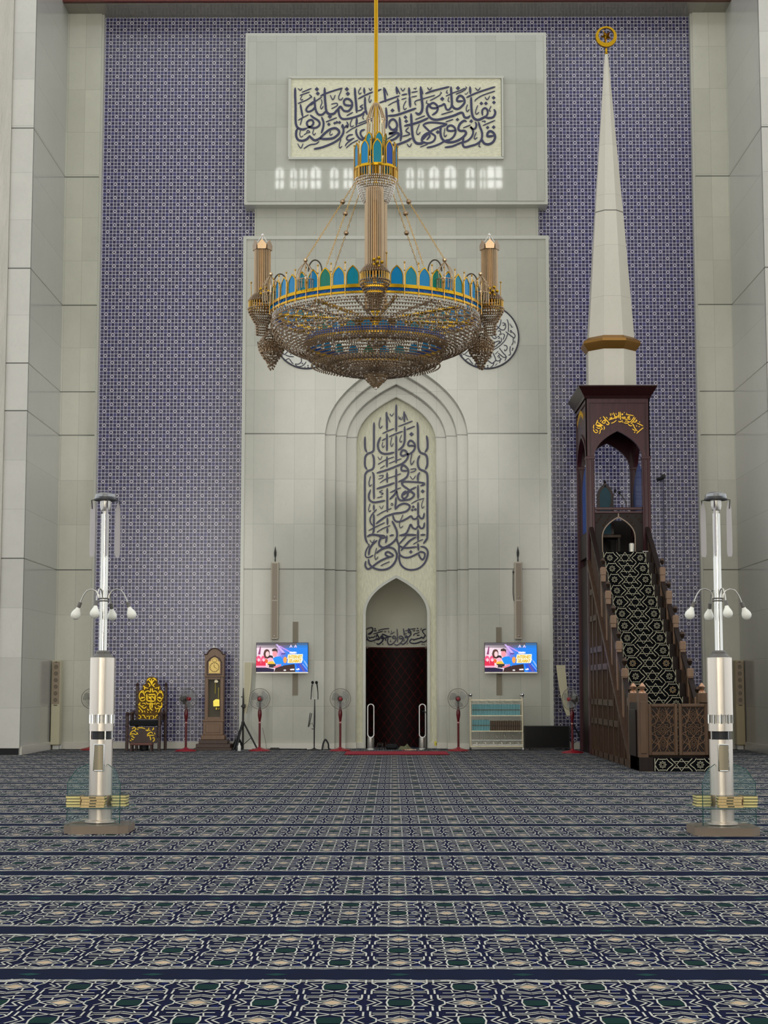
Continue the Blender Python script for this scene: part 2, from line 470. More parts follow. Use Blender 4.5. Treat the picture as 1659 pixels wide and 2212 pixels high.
mb.box(X0-.015, X0+.05, YC-.025, YC+.3, 0, zl+.03); mb.box(X1-.05, X1+.015, YC-.025, YC+.3, 0, zl+.03); mb.box(X0+.05, X1-.05, YC-.025, YC+.3, zl-.04, zl+.03)
struct('trim_12', mb, M_FRAME)
for k in range(3):
    mb = MB(); mb.band(arch_outline(RH[k]), arch_outline(RH[k+1]), YC+.17*(k+1), YC+.17*(k+2))
    # a thin bead along the inner edge of every step
    a = arch_outline(RH[k+1]+.028); b = arch_outline(RH[k+1]+.012); mb.band(a, b, YC+.17*(k+1)-.012, YC+.17*(k+1)+.01)
    struct('trim_%d' % (13+k), mb, M_CEN)
# mosaic field and the small niche
YF = YC+.17*4-.02
def mosaic():
    g = G('cream_mosaic', .35); g.pos('world')
    n = g.noise(55, 3, None, .6); b = g.noise(1.3, 3); c = lin((218, 214, 184))
    g.color(g.mix(g.ramp(n, 0, 1, .3, .7), tuple(x*.84 for x in c), tuple(min(1, x*1.1) for x in c))); g.bump(n, .25, .01); return g.mat
M_MOS = mosaic()
HN, ZN0 = .615, zat(1327, YF); RN = zat(1249, YF)-ZN0
def niche_outline(h, n=14): return arched(h, RN*h/HN, 0, ZN0, AX, n)
mb = MB(); k_ = arch_outline(.79)
wall_hole(mb, AX-.82, AX+.82, ZSP+1.15*.82, niche_outline(HN+.03), YF, YF+.1); struct('wall_mosaic', mb, M_MOS)
mb = MB(); mb.band(niche_outline(HN+.055), niche_outline(HN), YF-.04, YF+.16); struct('trim_16', mb, M_FRAME)
# hollow of the niche: half round in plan, drawn in to the point at the top
mb = MB(); ol = niche_outline(HN, 16); half = ol[:len(ol)//2+1]; nn = 20; vs = []; fs = []
YH = YF+.12
for x, z in half:
    h = max(1e-4, AX-x)
    for i in range(nn+1):
        a = PI*i/nn; vs.append((AX-h*math.cos(a), YH+h*math.sin(a), z))
for k in range(len(half)-1):
    for i in range(nn): fs.append((k*(nn+1)+i, k*(nn+1)+i+1, (k+1)*(nn+1)+i+1, (k+1)*(nn+1)+i))
mb.add(vs, fs)
struct('wall_niche', mb, mat('niche_plaster', (190, 187, 166), .5, var=.03, kind='world'), 60)
# lining of dark timber lattice in the lower part of the niche
def lattice_wood():
    g = G('dark_lattice_wood', .6, 0, .15); o = g.pos('world')
    a = g.m('DIVIDE', g.m('ADD', o['X'], g.m('MULTIPLY', o['Z'], .72)), .17); b = g.m('DIVIDE', g.m('SUBTRACT', o['X'], g.m('MULTIPLY', o['Z'], .72)), .17)
    def ln(t): return g.m('LESS_THAN', g.m('ABSOLUTE', g.m('SUBTRACT', t, g.m('ROUND', t))), .045)
    n = g.noise(7, 3); l = g.m('MULTIPLY', g.m('MAXIMUM', ln(a), ln(b)), g.ramp(n, .15, .9, .35, .65))
    g.color(g.mix(l, lin((20, 5, 6)), lin((84, 16, 14)))); return g.mat
zw = zat(1400, YH+.4); mb = MB(); vs = []; fs = []
for z in (0, zw):
    for i in range(nn+1):
        a = PI*i/nn; vs.append((AX-(HN-.02)*math.cos(a), YH+(HN-.02)*math.sin(a), z))
fs = [(i, i+1, nn+2+i, nn+1+i) for i in range(nn)]
mb.add(vs, fs)
t = thing('lattice_lining', 'dark red timber lattice lining the bottom of the prayer niche', 'wood panelling', (0, 0, 0))
mb.build('lattice_panel', lattice_wood(), t, 60)
mb = MB(); mb.tube([(AX-(HN-.025)*math.cos(PI*i/nn), YH+(HN-.025)*math.sin(PI*i/nn), zw) for i in range(nn+1)], .022, 6)
mb.build('top_rail', wood('mahogany', (74, 26, 22), .3), t)

# baseboards
zb = zat(1604, 32.6)
mb = MB(); mb.box(XL, -5.95, YP-.03, YP+.05, 0, zb); mb.box(-5.95, X0, YT-.04, YT+.05, 0, zb); struct('baseboard_back_left', mb, M_BASE)
mb = MB(); mb.box(X1, 6.13, YT-.04, YT+.05, 0, zb); mb.box(6.13, XR, YP-.03, YP+.05, 0, zb); struct('baseboard_back_right', mb, M_BASE)
for nm, s in (('baseboard_centre_left', -1), ('baseboard_centre_right', 1)):
    mb = MB(); xo = X0-.02 if s < 0 else X1+.02
    mb.box(min(xo, AX+s*RH[0]), max(xo, AX+s*RH[0]), YC-.05, YC+.05, 0, zb-.02)
    for k in range(3):
        a, b = AX+s*(RH[k]-.0), AX+s*RH[k+1]; mb.box(min(a, b), max(a, b), YC+.17*(k+1)-.045, YC+.17*(k+1)+.05, 0, zb-.02)
    a, b = AX+s*RH[3], AX+s*(HN+.03); mb.box(min(a, b), max(a, b), YF-.055, YF+.03, 0, zb-.02)
    struct(nm, mb, M_BASE)
mb = MB(); mb.box(XL-.05, XL+.03, YN+.02, YP, 0, .15); struct('baseboard_left', mb, M_BASE)
mb = MB(); mb.box(-9.6, XL-.02, YN-.02, YN+.05, 0, .125); struct('trim_17', mb, mat('recess_shade', (14, 14, 14), .8, kind='world'))  # near-black block stands in for the shade in the recess under the pier
mb = MB(); mb.box(XR-.03, XR+.05, YN-.05, YP, 0, .15); mb.box(XR-.03, XR+.4, YN-.08, YN-.03, 0, .13); struct('baseboard_right', mb, M_BASE)

# rear of the hall behind the viewer: wall with tall windows, some added for light, and a row of small arched ones
YR = -14.0
M_REARW = mat('rear_plaster', (120, 116, 108), .8, kind='world')
mb = MB(); mb.box(-20, 20, YR-.4, YR, 0, 31); struct('wall_rear', mb, M_REARW)
def daylight(name, e, rgb):
    g = G(name, .4); g.color((.02, .02, .02)); o = g.pos('world')
    g.put(g.b.inputs['Emission Color'], g.mix(g.noise(1.7, 5), tuple(x*.55 for x in lin(rgb)), lin(rgb))); g.b.inputs['Emission Strength'].default_value = e; return g.mat
M_DAY = daylight('daylight_glass', SUNLIT, (255, 250, 236)); M_CLR = daylight('clerestory_glass', CLEAR, (255, 255, 250))
M_MULL = mat('window_metal', (60, 58, 54), .5)
wn = 0
for cx, hw, z0, zs in ((0.0, 1.25, .3, 4.2), (-8.6, 2.7, .4, 7.5), (-3.05, .45, .6, 4.6), (2.75, .45, .6, 4.6), (8.6, 2.4, 3.5, 8.5), (-3.2, 2.6, 9.5, 15.5), (3.2, 2.6, 9.5, 15.5)):  # middle opening added for the lamp columns' highlight, upper pair for front light
    wn += 1; t = bpy.data.objects.new('window_%d' % wn, None); C.objects.link(t); t.location = (cx, YR, 0); t['kind'] = 'structure'
    mb = MB(); mb.prism(arched(hw, hw*1.15, z0, zs), 0.02, .06); mb.build('window_pane', M_DAY, t, 0)
    mb = MB()
    for k in (-1, 0, 1): mb.box(k*hw/2-.05, k*hw/2+.05, .06, .16, z0, zs+.8*hw*(1 if k == 0 else .8))
    for k in range(1, 6): mb.box(-hw, hw, .06, .14, z0+k*(zs-z0)/5-.05, z0+k*(zs-z0)/5+.05)
    mb.band(arched(hw+.2, (hw+.2)*1.15, z0, zs), arched(hw, hw*1.15, z0, zs), .16, .0); mb.build('window_frame', M_MULL, t)
# small arched windows high on the rear wall; the polished panel above the niche mirrors them
KR = (YC+(YC-YR))/YC
for px, wpx, arc in ((604, 17, 1), (634, 13, 1), (656, 15, 0), (682, 21, 1), (722, 17, 1), (752, 18, 0), (886, 15, 1), (909, 12, 1), (938, 20, 1), (973, 24, 1), (1016, 17, 1), (1043, 11, 1), (1069, 31, 0)):
    wn += 1; p = at(px, 400, YC-.1); q0 = at(px-wpx/2, 400, YC-.1); hw = abs(p.x-q0.x)*KR
    t = bpy.data.objects.new('window_%d' % wn, None); C.objects.link(t); t['kind'] = 'structure'
    za = EYE+(zat(406, YC-.1)-EYE)*KR; zb_ = EYE+(zat(370, YC-.1)-EYE)*KR
    t.location = (p.x*KR, YR, za)
    ol = arched(hw, hw*1.0, 0, zb_-za) if arc else [(-hw, 0), (-hw, zb_-za+hw*.6), (hw, zb_-za+hw*.6), (hw, 0)]
    mb = MB(); mb.prism(ol, .02, .06); mb.build('window_pane', M_CLR, t, 0)
    mb = MB(); mb.box(-.04, .04, .06, .12, 0, zb_-za+hw*.5); mb.box(-hw, hw, .06, .12, (zb_-za)*.5-.05, (zb_-za)*.5+.05); mb.build('window_bars', M_MULL, t)

# ------------------------------------------------------------------ carpet
def carpet():
    g_w, row = .518, 1.2662
    y2107 = 7.12                              # a plain stripe crosses here
    mb = MB(); navy = lin((1, 13, 42)); teal = lin((10, 40, 60)); deep = lin((2, 8, 44)); ivory = lin((186, 184, 174)); green = lin((6, 42, 38)); sand = lin((186, 162, 132)); blue2 = lin((4, 18, 70))
    mb.col = deep; mb.v += [(-12, YR, 0), (13, YR, 0), (13, 34.5, 0), (-12, 34.5, 0), (-12, YR, -.06), (13, YR, -.06), (13, 34.5, -.06), (-12, 34.5, -.06)]
    mb.f += [(0, 1, 2, 3), (7, 6, 5, 4), (0, 4, 5, 1), (2, 6, 7, 3), (1, 5, 6, 2), (0, 3, 7, 4)]; mb.c += [deep]*6
    def quad(pts, z, col):
        mb.col = col; mb.add([(x, y, z) for x, y in pts], [tuple(range(len(pts)))])
    def ln(a, b, wd, z, col=ivory):
        dx, dy = b[0]-a[0], b[1]-a[1]; l = math.hypot(dx, dy); wd *= .74+.34*abs(dx)/l; nx, ny = -dy/l*wd/2, dx/l*wd/2
        quad([(a[0]+nx, a[1]+ny), (a[0]-nx, a[1]-ny), (b[0]-nx, b[1]-ny), (b[0]+nx, b[1]+ny)], z, col)
    ax, ay = g_w/4, .178
    S = ((1, 1), (-1, 1), (1, -1), (-1, -1))
    F_l = [((.37, .26), (.39, .60), .009), ((.42, .80), (.34, 1), .008), ((0, .95), (.37, .78), .009), ((.37, .78), (.80, .78), .009), ((0, .78), (.37, .60), .009), ((.37, .60), (.72, .60), .009),
           ((.66, 0), (.37, .24), .009), ((.37, .24), (.20, .24), .008), ((.20, .24), (0, .47), .009), ((.44, 0), (.20, .13), .007), ((.20, .13), (0, .27), .007),
           ((.86, .50), (.86, .96), .0105), ((.72, .60), (.86, .42), .009), ((.86, .42), (.68, .16), .009), ((.68, .16), (.68, 0), .008)]
    G_l = [((.40, 0), (.35, .40), .009), ((.42, .46), (.37, .82), .008), ((0, .62), (.37, .82), .009), ((0, .62), (.37, .42), .009), ((.37, .42), (.80, .42), .009),
           ((.37, .82), (.70, .82), .009), ((.80, .42), (.54, .02), .009), ((.98, .34), (.72, .0), .009), ((.94, .44), (.94, .92), .0105)]
    n0 = int((3.0-y2107)/row)-1; n1 = int((34-y2107)/row)+1
    for r in range(n0, n1+1):
        ys = y2107+r*row
        quad([(-12, ys-.132), (13, ys-.132), (13, ys+.132), (-12, ys+.132)], .0012, navy)
        if ys > 34.2 or ys < 3: continue
        xm = min(9.2, 2.2+.24*max(ys, 4)); nc = int(xm/(g_w/2))+1
        for c in range(-nc, nc+1):
            cx = .028+c*g_w/2
            if ys < 15:                            # faint green stars in the plain stripe
                if c % 2 == 0: quad([(cx-.05, ys), (cx, ys-.03), (cx+.05, ys), (cx, ys+.03)], .0020, lin((18, 58, 56)))
            for k in range(3):
                cy = ys+.125+.0005+ay+k*2*ay*.952
                if cy > 33.4: continue
                flower = (c+k) % 2 == 0
                P = lambda p, s: (cx+p[0]*ax*s[0], cy+p[1]*ay*.952*s[1])
                if flower:
                    quad([P((-.29, 0), (1, 1)), P((0, -.24), (1, 1)), P((.29, 0), (1, 1)), P((0, .24), (1, 1))], .0016, sand)
                    for s in (1, -1): quad([P((.50*s, 0), (1, 1)), P((.72*s, .10), (1, 1)), P((.84*s, 0), (1, 1)), P((.72*s, -.10), (1, 1))], .0016, teal)
                else:
                    quad([P((-.38, -.32), (1, 1)), P((.38, -.32), (1, 1)), P((.38, .32), (1, 1)), P((-.38, .32), (1, 1))], .0016, green)
                for s in (1, -1): quad([P((.50, .60*s), (1, 1)), P((.70, .60*s), (1, 1)), P((.70, .30*s), (1, 1)), P((.50, .30*s), (1, 1))], .0014, blue2)
                for a, b, wd in (F_l if flower else G_l):
                    for s in S:
                        if a[0] == 0 == b[0] and s[0] < 0: continue
                        if a[1] == 0 == b[1] and s[1] < 0: continue
                        ln(P(a, s), P(b, s), wd, .0024)
        for e in (1,):                          # wavy double border lines of each band
            for yb, sgn in ((ys+.125, 1), (ys-.125, -1)):
                for off in (.0, .030):
                    for c in range(-nc, nc+1):
                        cx = .028+c*g_w/2; up = 1 if (c % 2 == 0) else -1
                        pts = [(-.5, .35), (-.28, .35), (0, -1), (.28, .35), (.5, .35)] if up > 0 else [(-.5, .35), (-.25, -.45), (0, .55), (.25, -.45), (.5, .35)]
                        Q = [(cx+p*g_w/2, yb+sgn*(off+.014+q*.016)) for p, q in pts]
                        for a, b in zip(Q, Q[1:]): ln(a, b, .011, .0028)
    return mb
M_CARPET = attr_mat('woven_carpet', .95, 0, .1, True)
carpet_o = carpet().build('floor', M_CARPET, None, 0, kind='structure')
# ------------------------------------------------------------------ lettering on the walls
M_INK = mat('blue_stone_inlay', (48, 50, 82), .35, var=.22, scale=30, kind='world')
M_INKB = mat('dark_inlay', (34, 34, 58), .35, var=.15, scale=30, kind='world')
YL = YC-.13
t = thing('wall_inscription', 'wide cream panel with blue calligraphy above the chandelier, framed on the upper marble wall', 'inscription', tuple(at(856, 345, YL)))
def rel(mb, o): mb.v = [(x-o.location.x, y-o.location.y, z-o.location.z) for x, y, z in mb.v]; return mb
def rect_px(mb, x0, y0, x1, y1, Y, d):
    a = at(x0, y0, Y); b = at(x1, y1, Y); mb.box(a.x, b.x, Y, Y+d, b.z, a.z); return mb
mb = MB(); rect_px(mb, 628, 168, 1083, 339, YL, .03); rel(mb, t).build('field', M_MOS, t)
mb = MB()
for q in ((623, 164.5, 1088, 168.5), (623, 339, 1088, 343), (623, 168.5, 628, 339), (1083, 168.5, 1088, 339)): rect_px(mb, *q, YL-.035, .07)
rel(mb, t).build('frame', M_FRAME, t)
RECT_L = """34: 122,205 122,330 128,500 128,680 140,770 180,815 240,828 300,808; 30: 345,612 400,655 470,700 487,755 440,800 370,803 310,775 298,725 335,690 375,690 395,730 370,775 300,806;
28: 200,450 215,540 235,640; 15: 233,640 215,700 198,765; 16: 222,275 365,215; 190,322 340,268; 160,442 250,408 300,385 350,352 368,340 332,308;
15: 165,692 240,650 322,608; 12: 228,322 203,370 215,390 242,378; 165,215 200,245 228,212; *445,228,32 *460,292,30;
30: 410,345 415,440 430,540 470,605 530,605 580,555; 26: 410,405 350,450 298,505 288,545 320,565 380,540 418,490; 17: 355,472 430,405 522,345; 22: 498,332 560,300 700,250 828,212; 13: 815,222 800,270 772,340 778,380 810,385 836,350;
34: 562,205 565,330 575,460 590,560 640,602 700,592 740,555; 30: 700,590 760,530 800,490 850,550 920,552 968,490 970,425 930,380 880,374 850,410 862,458 915,472 960,468; *893,228,32 *908,296,32 *640,636,32;
13: 645,315 685,385 722,312; 14: 510,375 522,430 500,490 515,522 542,480; 15: 658,452 742,438 750,470 700,502 662,517;
34: 1012,205 1020,330 1035,480 1040,580; 1042,655 1040,720 1032,775; 28: 1040,815 1032,870 1060,940 1110,982 1165,978; 30: 772,520 775,590 800,650 850,674 950,662 1050,632 1120,602 1165,555;
32: 1150,205 1158,300; 1165,345 1165,450 1175,540 1198,610; 17: 1135,458 1093,490 1132,510 1100,540 1050,552; 22: 1062,372 1180,312 1285,268; 1330,262 1410,228;
13: 1105,200 1070,260 1080,302 1112,280; 1240,318 1222,390 1240,425 1262,380; 1220,210 1250,245 1270,205; 17: 890,625 985,573; 580,718 745,652; 30: 400,1122 480,1108 560,1085 700,1025 790,960 838,885 842,820 830,750;
20: 830,750 820,790 860,800 890,770 900,800 912,760 890,712; *625,752,26 *712,735,22 *745,722,22 *785,725,24; 32: 490,965 560,972 680,962 755,912 780,862 740,817 690,813 620,842 540,910 490,962 420,992 370,962 338,920;
34: 338,920 300,970 230,998 165,982 138,925 140,855 160,812; 30: 515,640 545,720 540,800 512,885; 13: 205,830 190,900 210,942 242,920; 402,820 385,880 405,912 430,880; 250,912 300,880 342,870 312,842 290,872; 655,850 638,890 655,916 682,890;
13: 160,1040 205,1108 240,1040; 17: 250,1117 340,1060 430,1045 480,1008; 22: 985,905 920,920 890,960 920,990 1000,960; 18: 1005,955 900,1030 868,1078; 15: 882,882 960,825 1100,760 1278,690; 1062,742 1278,662; 882,1108 960,1040 1062,985;
13: 978,670 945,740 960,790 997,770; 808,970 780,1060 790,1106 822,1078; 1152,600 1130,650 1152,680; 26: 1165,830 1110,850 1098,900 1140,962 1178,935"""
RECT_R = """32: -145,200 -128,330 -118,420; -112,500 -100,700 -112,815; 15: -128,212 -85,322; 24: -212,432 -50,375 90,326; 120,316 205,298; 18: 268,277 362,260; 15: -80,472 0,425 90,392; 118,382 195,358; 265,347 352,328; *-15,545,30;
34: 42,190 55,300; 62,360 70,450 85,570; 90,645 102,780 116,900 103,1005; 15: 50,200 98,303; 36: 230,203 240,330; 240,330 250,500; 262,590 268,700 278,850 292,950 330,1022 400,1042 470,1015;
30: -88,625 0,622 100,598 240,548 340,512; 36: 405,188 415,330 432,470 420,560 375,602 328,575; 15: 412,200 442,302; 14: 312,430 340,400 430,375 620,318; 312,430 338,467; 24: 475,295 600,250 835,192; *178,645,30 *190,705,30;
30: 662,500 610,512 560,502 543,462 590,433 640,460 662,510 640,570 575,615; 28: 655,490 720,470 760,450 790,525 830,532 858,490; 34: 858,188 865,330 872,440 862,510; 34: 530,440 498,520 512,600 560,662 640,684 760,662 900,622 1020,578 1060,645 1110,652 1145,620;
32: 862,440 900,505 960,522 1020,482 1062,420 1040,350 990,325 950,370 962,408 1040,402; *962,212,32 *728,372,32; 15: 780,332 900,280 1000,245 1062,212; 930,302 1010,270 1082,228; 545,397 620,360 705,308; 17: 712,607 892,553; 325,682 472,623;
34: 1140,188 1150,300; 1158,345 1162,480 1172,590 1200,660 1260,687 1330,660 1390,625; 24: 1088,354 1250,280 1518,192; 15: 1215,412 1232,380 1330,320 1515,256; 13: 108,208 140,255 172,208; 505,202 540,240 572,200; 1220,208 1260,245 1298,202; 1365,345 1400,385 1438,328; 200,1042 240,1090 272,1038;
11: 298,225 315,215 330,228 342,198; 1062,295 1080,302 1100,290 1112,268; *1495,355,28 *1500,425,28 *1312,440,28 *1380,440,28; 32: 1370,650 1430,658 1490,642 1520,580 1500,525; 28: 1330,620 1325,545 1365,510 1402,540 1402,600 1370,645;
14: 190,398 150,480 165,532 197,508; 805,240 790,280 817,285; 828,342 815,395 838,420; 502,392 490,430 512,442; 1105,455 1085,520 1100,562 1132,528; 1258,468 1225,560 1240,602 1278,568; 1458,478 1430,540 1452,562; 11: 1075,190 1092,210 1058,228; 700,268 717,287 690,300;
30: -72,760 -50,700 0,678 42,720 52,790 10,832 -40,822 -72,760; 32: 48,790 40,850 -20,880 -65,892 10,892 60,882 78,912 20,970 -92,1012; 18: -92,972 25,902; 32: 160,778 300,745 420,705 520,658; 18: 228,798 185,850 238,888 220,912 135,932; 32: 270,958 200,1002 100,1042 30,1062 -30,1050;
30: 438,760 520,728 640,728 805,748; 800,757 700,790 600,830 540,872 480,930 425,992; 28: 438,762 500,820 560,880 622,930 600,1000 520,1032 430,1010 428,952 470,902 520,882 540,930 495,985; 34: 435,1022 360,1042 300,1000; *660,868,30;
30: 922,842 860,852 808,840 808,790 860,768 910,800 927,862 900,932 840,982 775,988; 34: 712,768 700,850 712,940 760,1000 840,1022 940,1002 1032,950 1082,890 1060,850 1000,850 968,820 990,750 1050,700 1092,712; 28: 495,1102 600,1080 700,1040 765,998; 15: 398,1092 512,1048;
28: 765,1097 880,1080 1000,1030 1100,1000 1172,930 1188,850 1150,788 1180,822 1222,812 1237,760 1220,715; *1160,705,28; 30: 1268,715 1290,790 1322,880 1312,980 1250,1042 1150,1077 1060,1092 1032,1030 1052,958; 34: 1308,960 1350,1032 1410,1052 1480,1022 1517,950 1500,890 1450,855 1408,880 1408,932 1500,922;
*1405,800,26 *1495,795,28 *955,680,26; 15: 778,717 892,678; 1038,807 1152,762; 1332,772 1518,692; 14: 388,748 345,860 365,907 402,868; 768,808 755,900 770,937 797,908; 1238,868 1205,950 1220,972 1252,948; 1292,1028 1275,1075 1302,1092; 1318,710 1367,703 1360,732"""
mb = MB(); s = 240/1659; pl = lambda x, y: at(x, y, YL); d = Vector((0, -.012, 0))
ink(mb, strokes(RECT_L, 30), 620, 160, s, pl, d); ink(mb, strokes(RECT_R, 30), 850, 160, s, pl, d)
rel(mb, t).build('lettering', M_INK, t, 0)

VERT_A = """46: 140,760 138,900 148,1040 185,1112; 342,440 340,700 336,1030 295,1105 205,1140 150,1205 138,1300 142,1420 188,1500; 295,1150 335,1230 337,1420 295,1495 205,1530 150,1595 138,1700 138,2072; 300,1550 335,1625 337,1850 338,2072;
620,205 628,400 632,620; 632,690 630,1085; 632,1200 630,1450; 635,1560 636,1795; 637,1910 637,2072; 20: 640,290 705,440; 46: 838,40 838,400 838,648; 838,730 838,1000 838,1358; 838,1470 838,1740 838,2040; 1015,195 1022,435; 1026,530 1030,800 1005,940 945,1020 880,1062; 19: 1042,255 1097,395;
46: 492,765 440,880 430,980 470,1090 560,1142 680,1140 795,1108; 26: 528,692 660,630 795,575; 885,532 1050,470 1205,408; 30: 675,764 820,700 985,638; 1065,602 1255,526; 518,852 605,798; 20: 492,325 455,480 480,572 532,515; 742,768 715,900 735,982 778,905; 962,718 918,830 940,887 972,848; 542,878 522,960 545,1002 578,952;
18: 695,245 735,298 785,232; 428,1208 480,1275 525,1192; 1148,1640 1210,1715 1275,1630; 15: 895,298 905,362 930,330 940,382 972,360 972,308; *1180,705,52 *1432,1985,44; 44: 1255,975 1190,962 1120,962 1105,910 1150,848 1220,882 1262,970 1230,1070 1150,1142 1065,1160 980,1192 938,1142 980,1068 1050,1080 1102,1180 1072,1270 980,1360 840,1422 640,1502 400,1575;
22: 425,1385 580,1290 790,1212; 480,1472 585,1405; 672,1362 800,1310 955,1252; 44: 1095,1522 1030,1525 960,1512 958,1440 1010,1403 1080,1460 1112,1540 1082,1650 1000,1722 882,1775; 44: 800,1792 650,1850 400,1928; 22: 472,1795 600,1710 780,1650 945,1587;
46: 1308,435 1325,600 1327,900 1342,1040 1392,1122 1490,1160 1532,1240 1532,1400 1488,1495; 1515,735 1536,850 1536,1020 1480,1112; 1368,1178 1325,1280 1325,1400 1372,1492 1480,1540 1536,1640 1536,2072; 1365,1558 1325,1640 1325,1760; 1325,1840 1326,2072;
22: 1195,1130 1160,1290 1180,1388 1245,1290; 1155,1492 1275,1478 1250,1532 1155,1562; 445,1642 545,1628 520,1682 435,1712; 44: 1485,1802 1300,1780 1050,1768 970,1790 988,1850 1100,1932 1180,1992 1245,2065; 1380,1862 1488,1828; 42: 1288,1888 1180,1942 1080,2002 988,2072; 24: 698,2012 820,1950 945,1903; 268,1645 230,1780 245,1872 292,1828; 268,1938 240,2010 222,2072; 535,1958 465,2000 545,2030 498,2062"""
VERT_B = """46: 138,0 138,500 142,950 158,1092 200,1182; 30: 200,1182 232,1222 180,1305 150,1402 160,1482 240,1490 325,1438; 46: 338,0 341,192; 338,310 338,442; 337,525 337,880 305,952; 637,0 640,480; 642,605 641,765; 640,825 640,955; 630,1000 622,1080 600,1172;
44: 262,0 225,100 240,202 320,257 430,252 592,218; 820,0 820,60 690,195; 832,148 830,250 812,405; 42: 1060,0 990,60 970,130 1010,180 1080,130 1110,40 1160,20 1237,70 1222,130 1140,192 1000,217 920,207 870,130 850,0; 24: 698,42 822,0; 408,162 532,128;
46: 1536,0 1536,400 1536,1000 1508,1102 1445,1185; 1328,0 1328,185; 1328,255 1328,565; 1328,628 1331,795; 1326,865 1326,1122; 1326,1178 1336,1345; *1432,10,42 *1220,360,36 *1198,432,34 *1265,420,34 *1165,1370,42; 22: 1175,292 1300,220 1468,168; 17: 1452,190 1410,300 1420,392 1468,345;
44: 812,422 900,330 1010,290 1110,312 1142,370 1080,450 960,492 800,512 620,572 500,652 385,742; 40: 760,540 790,640 850,692 960,682 1080,622 1170,570 1220,632 1290,622 1340,558 1380,612 1440,612 1468,495; 915,1002 1050,962 1110,870 1160,758 1210,832 1280,852 1340,788 1390,842 1450,822 1472,712;
30: 402,415 300,530 253,640 280,742 345,785; 15: 718,312 740,278 767,310 740,332 718,312; 462,338 510,405 553,322; 252,1098 300,1165 353,1088; 18: 252,288 220,420 240,472 273,435; 992,535 915,720 930,832 995,785; 402,1278 358,1450 380,1542 433,1475; 23: 402,557 550,470 735,393; 222,892 380,810 585,712; 402,932 530,850 705,778;
44: 742,675 800,780 850,902 850,1050 760,1162 640,1242 540,1272 458,1212 468,1110 512,1048; 48: 185,1028 290,985 450,1002 592,1012; 46: 688,1008 785,990; 905,1002 1060,990 1290,992; 1378,992 1492,985; 40: 448,1022 540,1062 605,1028; 36: 1065,1018 980,1110 905,1192; 42: 1285,1038 1140,1122 1020,1252 945,1345;
40: 850,1050 870,1150 902,1232 900,1352 922,1432 1010,1492 1130,1492 1250,1442 1345,1388; 908,1228 980,1270 1060,1282 1300,1258; 1378,1250 1480,1270 1542,1352 1532,1482 1472,1622 1350,1732 1200,1772 1060,1752 948,1662 908,1540 908,1428; 1332,1392 1400,1368 1472,1402 1472,1482 1430,1542 1370,1492 1338,1400;
20: 1212,1202 1320,1140 1445,1088; 44: 412,1108 300,1212 240,1322 222,1448; 388,1405 500,1320 650,1270 780,1300 847,1402 842,1522 780,1642 660,1742 500,1772 340,1732 240,1642 218,1528; 40: 782,1450 700,1482 620,1452 598,1402 650,1368 720,1402 784,1450; 42: 775,1462 640,1502 500,1562 380,1642 280,1722 200,1752 148,1682 158,1572; 20: 488,1682 590,1630 695,1588"""
YV = YF-.004
t = thing('calligraphy_column', 'tall blue calligraphy inlaid in the cream mosaic under the stepped arch', 'inscription', tuple(at(856, 1235, YV)))
mb = MB(); s = 160/1659; pl = lambda x, y: at(x, y, YV)
ink(mb, strokes(VERT_A, 44), 775, 870, s, pl, d); ink(mb, strokes(VERT_B, 44), 775, 1060, s, pl, d)
rel(mb, t).build('lettering', M_INK, t, 0)

BAND = """30: 58,205 110,150 200,128 242,150 230,232 170,290 108,292; 68,200 80,330 120,442 200,472 300,442 385,398; 24: 118,292 200,240 235,198; 26: 128,350 160,392 220,370 250,382 290,350 312,328; 30: 318,402 380,432 412,410 370,330 350,298 328,382; *300,155,24 *285,207,22 *322,207,22;
22: 375,202 500,165 665,148; 248,292 380,250 505,213; 34: 468,298 540,310 620,350 722,350; 620,352 640,372 560,392 480,402 448,380 470,338 502,370 500,452 440,522 380,552 338,520; *570,440,26; 24: 688,302 760,260 805,238; 30: 830,402 770,402 748,370 780,338 820,370 832,432 780,512 700,562 640,542 618,460 642,398;
28: 860,155 870,300 872,505; 1020,145 1040,260 1042,332; 30: 1032,388 960,412 918,390 930,348 980,348 1022,402 980,482 920,542 850,572 788,540; 1205,262 1150,252 1158,208 1200,220 1212,290 1180,342 1120,372 1068,380 1090,338 1132,370 1122,452 1060,522 1000,552 948,520; 20: 1068,212 1200,170 1335,148; 1058,292 1112,268;
*1160,160,24 *1385,150,22 *1370,207,20 *1412,207,20 *1380,322,20 *1417,322,20; 26: 1238,422 1300,432 1390,410 1460,392 1490,368 1530,402 1572,325; 1280,462 1302,428; 1605,158 1520,190 1518,240 1580,322 1602,362; 28: 1242,408 1190,460 1200,512 1300,532 1400,512 1480,482 1530,502 1600,472 1625,425; 18: 1278,342 1300,290 1400,260 1435,238; 12: 1108,562 1142,508;
14: 642,198 660,262; 722,198 710,262; 702,428 690,492 722,478; 1062,428 1030,482; 538,208 560,242 582,208; 1260,180 1290,220 1320,185; 1480,130 1465,200; *500,545,18 *290,500,14 *1500,550,16 *1550,560,16 *80,440,26"""
t = thing('calligraphy_band', 'dark calligraphy curving round the niche just above its timber lattice', 'inscription', (AX, YH+HN, zw))
def niche_place(x, y):
    p = at(x, y, YH+.45); dx = max(-.992, min(.992, (p.x-AX)/(HN)))
    Y = YH+math.sqrt(1-dx*dx)*HN
    q = at(x, y, Y-.02); dx = max(-.992, min(.992, (q.x-AX)/(HN)))
    Y = YH+math.sqrt(1-dx*dx)*HN; return at(x, y, Y-.016)
mb = MB(); ink(mb, strokes(BAND, 26), 785, 1345, 140/1659, niche_place, Vector((0, -.006, 0))); rel(mb, t).build('lettering', M_INKB, t, 0)

